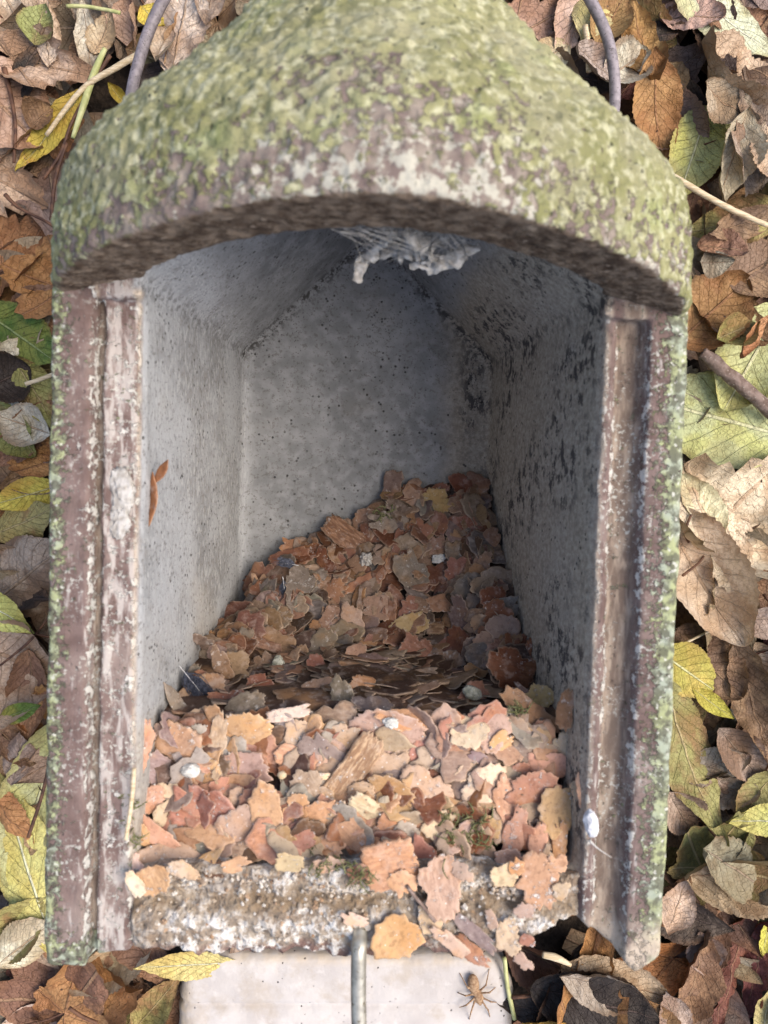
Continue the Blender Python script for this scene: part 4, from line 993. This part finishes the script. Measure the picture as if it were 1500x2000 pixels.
# filler leaves lying lower, each its own thing
def filler(n, boxes, seed):
    for i in range(n):
        rs = np.random.RandomState(seed+i); b = boxes[i % len(boxes)]
        px, py = rs.uniform(b[0], b[2]), rs.uniform(b[1], b[3]); a = rs.uniform(0,6.28); L = rs.uniform(120,230); dx, dy = math.cos(a)*L/2, math.sin(a)*L/2
        kind = rs.choice(['lance','ovate','oblong','maple'])
        add_leaf(kind, px-dx, py-dy, px+dx, py+dy, L*rs.uniform(.35,.5)*(1.5 if kind == 'maple' else 1), rs.choice(list('ttpbbkodlb')), rs.uniform(.9,1.25), .5)
filler(84, [(-10,-10,110,900),(-10,850,100,1990),(100,-10,420,180),(1000,-20,1300,200),(1300,0,1510,500),(1340,450,1510,1100),(1310,1050,1510,1600),(1290,1550,1510,2000),(1020,1880,1300,2010),(0,1820,330,2010)], 300)
HL = """maple -30 -70 100 150 170 p 1.1 .2|oblong -60 150 90 290 150 t 1.1 .3|maple -40 330 90 400 150 t 1.1 .2|maple -10 520 110 400 120 o 1.1 .7
maple 115 560 5 520 150 o 1.0 1|oblong -50 600 110 705 100 n 1.0 .5|ovate 30 700 115 840 66 l 1.1 .2|oblong -20 760 60 720 90 d 1.1 .2|oblong -20 790 70 890 70 l 1.1 .4
lance 110 850 0 812 76 p 1.1 .1|ovate 110 948 -30 990 62 y 1.0 1|lance -40 1050 112 990 78 l 1.1 .3|oblong -40 1190 120 1070 140 k 1.1 .2|oblong -50 1260 110 1330 190 t 1.0 .1
lance -70 1140 84 1225 72 h .7 .1|ovate 15 1395 92 1368 34 n .9 0|maple -30 1420 60 1500 100 b 1.2 .3|lance 25 1530 40 1430 60 k 1.2 .2|oblong 105 1420 20 1720 120 e .9 .3
lance 120 1850 -30 1500 108 h .5 .5|ovate -20 1540 60 1650 50 o 1.1 .3|lance 90 1750 -30 1870 90 l 1.0 .3|ovate 20 1850 120 1780 80 p 1.1 .2|maple 130 1975 60 1800 230 b .9 1|maple 135 1970 290 1900 180 o .9 1
lance 470 1868 275 1868 52 h .7 .7|lance 260 2010 355 1895 64 l 1.1 .5|oblong 55 5 130 20 60 t 1.2 .3|ovate 85 110 110 40 60 l 1.1 .5|willow 158 -5 176 160 38 p 1.2 .4
ovate 180 100 215 20 60 p 1.1 .2|lance 250 80 245 -30 60 t 1.4 .3|ovate 275 10 320 50 50 y 1.0 .1|oblong 340 150 375 -40 100 p 1.1 .1|willow 405 60 430 -30 50 k 1.1 .2|lance 310 130 340 60 50 p 1.1 .2
willow 205 152 248 205 22 y 1.5 .1|lance 180 190 38 335 52 y .9 .4|oblong 70 260 110 220 50 b 1.2 .2|maple 1010 60 1120 0 120 t 1.1 .3|lance 1130 90 1190 -40 76 e .8 .2
ovate 1160 100 1215 0 70 o 1.0 1|lance 1262 190 1222 15 70 o 1.6 .2|oblong 1290 30 1400 60 70 t 1.2 .3|ovate 1440 70 1510 20 90 b 1.1 .2|lance 1275 -30 1530 108 84 w .6 .3
oblong 1350 120 1530 240 130 t 1.7 .3|willow 1340 110 1290 210 56 t 1.5 .2|oblong 1170 170 1250 120 76 p 1.2 .1|oblong 1110 120 1190 180 66 k 1.5 .1|oblong 1110 90 1040 130 60 p 1.2 .1
lance 1250 120 1300 320 90 o 1.0 1|oblong 1390 205 1325 385 96 e .8 .4|lance 1350 195 1450 260 70 t 1.3 .2|lance 1430 240 1395 410 76 p 1.3 .1|lance 1470 260 1490 420 80 p 1.2 .1
lance 1530 420 1330 455 84 l 1.0 .2|willow 1350 475 1530 425 52 b 1.0 .2|oblong 1345 490 1430 510 60 b 1.4 .1|oblong 1420 560 1520 500 120 b 1.1 .5|ovate 1340 530 1400 530 50 k 1.0 .8
oblong 1310 680 1450 555 130 o .9 1|ovate 1380 670 1450 640 60 l 1.1 .5|oblong 1520 600 1410 800 130 e .7 .5|willow 1400 712 1475 625 30 o 1.4 0|lance 1560 870 1240 760 175 e .5 .3
maple 1380 1055 1520 900 260 p 1.1 .2|ovate 1400 1040 1325 930 66 p 1.3 .1|oblong 1290 990 1420 1245 140 p 1.0 .3|maple 1480 1160 1420 1110 90 b 1.2 .4|oblong 1320 1230 1430 1350 120 b 1.0 .2
oblong 1420 1200 1510 1200 60 k 1.1 .2|lance 1260 1255 1402 1355 96 g .7 .3|willow 1345 1340 1418 1395 34 y .8 .6|lance 1290 1320 1382 1620 112 l .8 1|oblong 1480 1260 1510 1340 60 p 1.1 .2
willow 1420 1240 1500 1500 78 b 1.8 .3|ovate 1400 1420 1480 1520 76 k 1.1 .5|ovate 1500 1500 1420 1600 70 l 1.2 .3|lance 1300 1540 1345 1620 80 k 1.0 .5|maple 1370 1690 1450 1560 190 l .9 .4
lance 1540 1575 1400 1586 62 h .7 .9|oblong 1330 1700 1530 1690 110 t 1.3 .3|oblong 1340 1620 1480 1720 90 k 1.5 .3|lance 1290 1800 1335 1700 60 p 1.1 .1|lance 1360 1810 1380 1900 70 k 1.1 .3
lance 1480 1780 1395 2030 66 r 1.3 .2|willow 1500 1770 1470 2030 40 r 1.9 .1|lance 1370 1810 1320 2030 80 b 1.1 .2|oblong 1030 1900 1250 1930 124 d .9 .2|lance 1070 1850 1250 1925 76 k 1.1 .4
lance 1280 2030 1205 1905 110 o .9 .1|ovate 1110 2010 1010 1960 80 y 1.0 .3|lance 1490 2020 1515 1930 80 e .9 .2|ovate 1510 1790 1490 1870 40 y 1.0 .2|lance 1310 1990 1270 1890 60 k 1.1 .2"""
for item in HL.replace('\n', '|').split('|'):
    a = item.split(); add_leaf(a[0], *map(float, a[1:6]), a[6], float(a[7]), float(a[8]), stalk=a[0] == 'maple')

# ------------------------------------------------------------------ stems, straws, twigs
def stem(pts, r, mat, name, label, cat, z=-.148, jit=.0002, sub=6, n=8):
    pts = [P(p[0], p[1], p[2] if len(p) > 2 else z) for p in pts]; c = pts[0].copy()
    V, F = tube([p-c for p in pts], r, n, sub, jit, int(c[0]*1e4) & 255)
    return tag(mesh(name, V, F, mat, loc=tuple(c)), label, cat)
stem([(8,132),(22,190),(30,250),(27,318)], [.0013,.0010,.0009,.0008], M_stem, 'leaf_stalk', 'dark brown stalk with knobbed end on the tan leaf at upper left', 'leaf stalk')
stem([(10,380),(35,405),(75,425),(110,445)], [.0011,.0008,.0007,.0007], M_stem, 'leaf_stalk', 'thin dark stalk slanting to the roof edge below the lobed tan leaf', 'leaf stalk')
stem([(215,108),(180,165),(140,240),(118,300),(85,350)], [.0011,.0008,.0008,.0008,.0008], M_stem, 'leaf_stalk', 'long red brown stalk lying across the yellow leaf left of the roof', 'leaf stalk')
stem([(130,280),(108,350),(100,430)], [.0009,.0010,.0010], M_stem, 'leaf_stalk', 'upright brown stalk tucked along the left edge of the roof', 'leaf stalk')
stem([(0,1300),(60,1250),(100,1198)], .0006, M_stem, 'pine_needle', 'thin red needle crossing the buff leaf left of the box', 'needle')
stem([(-10,1230),(40,1234),(98,1244)], .0007, M_stem, 'leaf_stalk', 'thin flat stalk crossing under the red needle left of the box', 'leaf stalk')
stem([(280,100),(230,130),(160,175),(90,265)], [.0014,.0016,.0013,.001], M_straw, 'straw', 'pale straw running down left from the wire hanger', 'straw', z=-.146)
stem([(205,95),(185,140),(165,200),(142,270)], [.0012,.0017,.0017,.001], M_gstraw, 'grass_stem', 'flat yellow green grass stem beside the straw left of the roof', 'grass stem', z=-.147)
stem([(130,12),(180,14),(235,25)], .0009, M_gstraw, 'grass_stem', 'thin green stem lying across leaves at the top left', 'grass stem')
stem([(50,750),(75,742),(105,731)], .0011, M_straw, 'straw', 'short amber straw sticking out beside the left wall', 'straw')
stem([(1290,330),(1350,365),(1420,405),(1500,440)], [.0013,.0016,.0015,.0013], M_straw, 'straw', 'long pale straw slanting down right from the roof corner', 'straw', z=-.142)
stem([(1143,50),(1148,90),(1150,140)], .0014, M_straw, 'straw', 'short upright straw beside the right hand wire', 'straw')
stem([(1372,688),(1400,712),(1450,755),(1520,815)], [.0030,.0036,.0036,.0038], M_twig, 'twig', 'thick grey brown twig lying over pale green leaves at right', 'twig', z=-.146, jit=.0007, sub=10, n=12)
stem([(1350,1005),(1338,1040),(1345,1060)], .0007, M_stem, 'leaf_stalk', 'small stalk between the two buff leaves at right', 'leaf stalk')
stem([(1480,1210),(1440,1215),(1410,1222)], .0007, M_twig, 'twig', 'thin dark twig below the lobed buff leaf at right', 'twig')
stem([(1340,1255),(1370,1240),(1400,1225)], .0007, M_straw, 'leaf_stalk', 'pale stalk sticking out below the large buff leaf at right', 'leaf stalk')
stem([(1365,1600),(1390,1625),(1405,1645)], .0006, M_stem, 'leaf_stalk', 'thin stalk over the olive lobed leaf at lower right', 'leaf stalk')
stem([(1060,1865),(1085,1870),(1115,1885)], [.0015,.002,.001], M_straw, 'straw', 'frayed straw wisp under the lower right sill corner', 'straw', z=-.135)
stem([(1000,1948),(1040,1945),(1062,1946)], .0010, M_stem, 'twig', 'short brown twig reaching from the brick end to the black leaf', 'twig')
stem([(985,1870),(992,1930),(1005,1990)], .0012, M_gstraw, 'grass_stem', 'green grass stem beside the right end of the brick', 'grass stem', z=-.149)
stem([(135,1968),(160,1985),(190,1998)], .0009, M_stem, 'leaf_stalk', 'dark stalk of the big brown lobed leaf at lower left', 'leaf stalk', z=-.145)
stem([(100,1480),(80,1560),(55,1635)], .0009, M_stem, 'leaf_stalk', 'dark stalk lying on the pale green leaf at lower left', 'leaf stalk', z=-.146)
stem([(285,1365,-.02),(275,1385,-.015),(268,1405,-.01)], .0009, M_stem, 'leaf_stalk', 'thin stalk in the crack of the left frame above the bank', 'leaf stalk', z=-.01)
stem([(262,1500,-.002),(256,1570,-.001),(246,1640,.0)], .0007, M_straw, 'pine_needle', 'tan needle hanging down the left frame beside the bank', 'needle', z=0.)
stem([(480,1340),(530,1335),(580,1328)], .0010, M_twig, 'twig', 'short dry twig across the front of the dark hollow', 'twig', z=-.072)
stem([(760,1418),(790,1395),(825,1375)], .0006, M_twig, 'twig', 'thin twig poking up from the bank top centre', 'twig', z=-.030)
stem([(795,1730),(830,1775),(850,1800)], .0006, M_twig, 'twig', 'thin twig hanging over the sill between flakes', 'twig', z=.001)
stem([(1150,1640),(1165,1655),(1195,1675)], [.0005,.0003,.0001], M_web, 'silk_thread', 'fine grey thread trailing from the white cocoon at lower right', 'thread', z=.001)

# ------------------------------------------------------------------ spider on the brick
sp = P(932, 1940, BZ+.002); ks = (D-BZ)/FPX
def sp_fn(X, Y, Z):
    def ell(c, r):
        k = np.sqrt(((X-c[0])/r[0])**2+((Y-c[1])/r[1])**2+((Z-c[2])/r[2])**2); return (k-1)*min(r)
    d = smin(ell((-.0015,.0055,.0012),(.0030,.0052,.0024)), ell((.0005,-.0022,.0010),(.0024,.0034,.0017)), .001)
    d = smin(d, ell((.0010,-.0054,.0006),(.0010,.0014,.0008)), .0008)
    legs = []
    for s in (-1, 1):
        for i, (ax_, k1, k2) in enumerate([(-.0042,(.0055,.003),(.0075,-.004)), (-.0030,(.0070,.002),(.0120,-.001)), (-.0010,(.0068,.004),(.0108,.008)), (.0002,(.0055,.009),(.0075,.014))]):
            if i == 0: p1, p2 = (s*.0045, ax_-.004), (s*.0055, ax_-.0105)
            elif i == 1: p1, p2 = (s*.0065, ax_-.001), (s*.0098, ax_-.0045)
            elif i == 2: p1, p2 = (s*.0062, ax_+.0020), (s*.0100, ax_+.0015)
            else: p1, p2 = (s*.0048, ax_+.0050), (s*.0078, ax_+.0105)
            legs.append(((s*.0015, ax_+.001, .0010), (p1[0], p1[1], .0030), .00055)); legs.append(((p1[0], p1[1], .0030), (p2[0], p2[1], -.0010), .00038))
    for a, b, r in legs:
        a, b = np.array(a), np.array(b); ba = b-a
        t = np.clip(((X-a[0])*ba[0]+(Y-a[1])*ba[1]+(Z-a[2])*ba[2])/ba.dot(ba), 0, 1)
        q = np.sqrt((X-a[0]-t*ba[0])**2+(Y-a[1]-t*ba[1])**2+(Z-a[2]-t*ba[2])**2)-r*(1-.35*t)
        d = smin(d, q, .0005)
    return d
V, F = nets(sp_fn, (-.0115,-.017,-.002), (.0115,.014,.005), .00026)
spd = mesh('spider', V*1.0, F, M_spider, loc=(sp[0], sp[1], BZ+.0012)); spd.rotation_euler = (0,0,math.radians(8))
tag(spd, 'tan brown spider standing on the right end of the pale brick', 'spider')

# ------------------------------------------------------------------ labels that single out each flake and leaf
LMF = [('the heap wood chip',685,1053),('the yellow spotted flake',848,981),('the big grey green flake',598,1154),('the down feathers',400,1262),
       ('the long dropping',551,1290),('the round pellet',897,1309),('the charcoal flake',726,1372),
       ('the white lump',377,1497),('the bank wood chip',689,1493),('the steel pin',700,1830),('the white cocoon',1153,1605),('the cream seed',552,1508)]
LML = [('the right brick end',1005,1950),('the left brick end',345,1950),('the left wire',290,60),('the right wire',1180,70),('the thick twig',1440,745),
       ('the foot of the left wall',100,1880),('the foot of the right wall',1270,1890),('the left roof corner',110,540),('the right roof corner',1340,560),('the red needle',50,1250)]
ORD = ['nearest','second nearest','third nearest','fourth nearest','fifth nearest','sixth nearest','seventh nearest','eighth nearest','ninth nearest','tenth nearest']
from collections import defaultdict
cls = defaultdict(list)
for r in ALL: cls[(r[1], r[4])].append(r)
for (nm, reg), rows in cls.items():
    lms = LML if reg == 'leaf' else LMF
    where = {'heap':' in the dark heap','bank':' on the front bank','leaf':''}[reg]
    grp = {'heap':'bark flakes of the nest','bank':'bark flakes of the nest','leaf':'fallen leaves around the nest box'}[reg]
    for r in rows:
        best = min(lms, key=lambda l: (sum(math.hypot(q[2]-l[1], q[3]-l[2]) < math.hypot(r[2]-l[1], r[3]-l[2]) for q in rows), math.hypot(r[2]-l[1], r[3]-l[2])))
        k = sum(math.hypot(q[2]-best[1], q[3]-best[2]) < math.hypot(r[2]-best[1], r[3]-best[2]) for q in rows)
        lab = f"{nm}{where}, {ORD[min(k,9)]} {best[0]}" if len(rows) > 1 else f"{nm}{where} {'near' if reg=='leaf' else 'towards'} {min(lms, key=lambda l: math.hypot(r[2]-l[1], r[3]-l[2]))[0]}"
        tag(r[0], lab, 'leaf' if reg == 'leaf' else 'bark flake', grp)
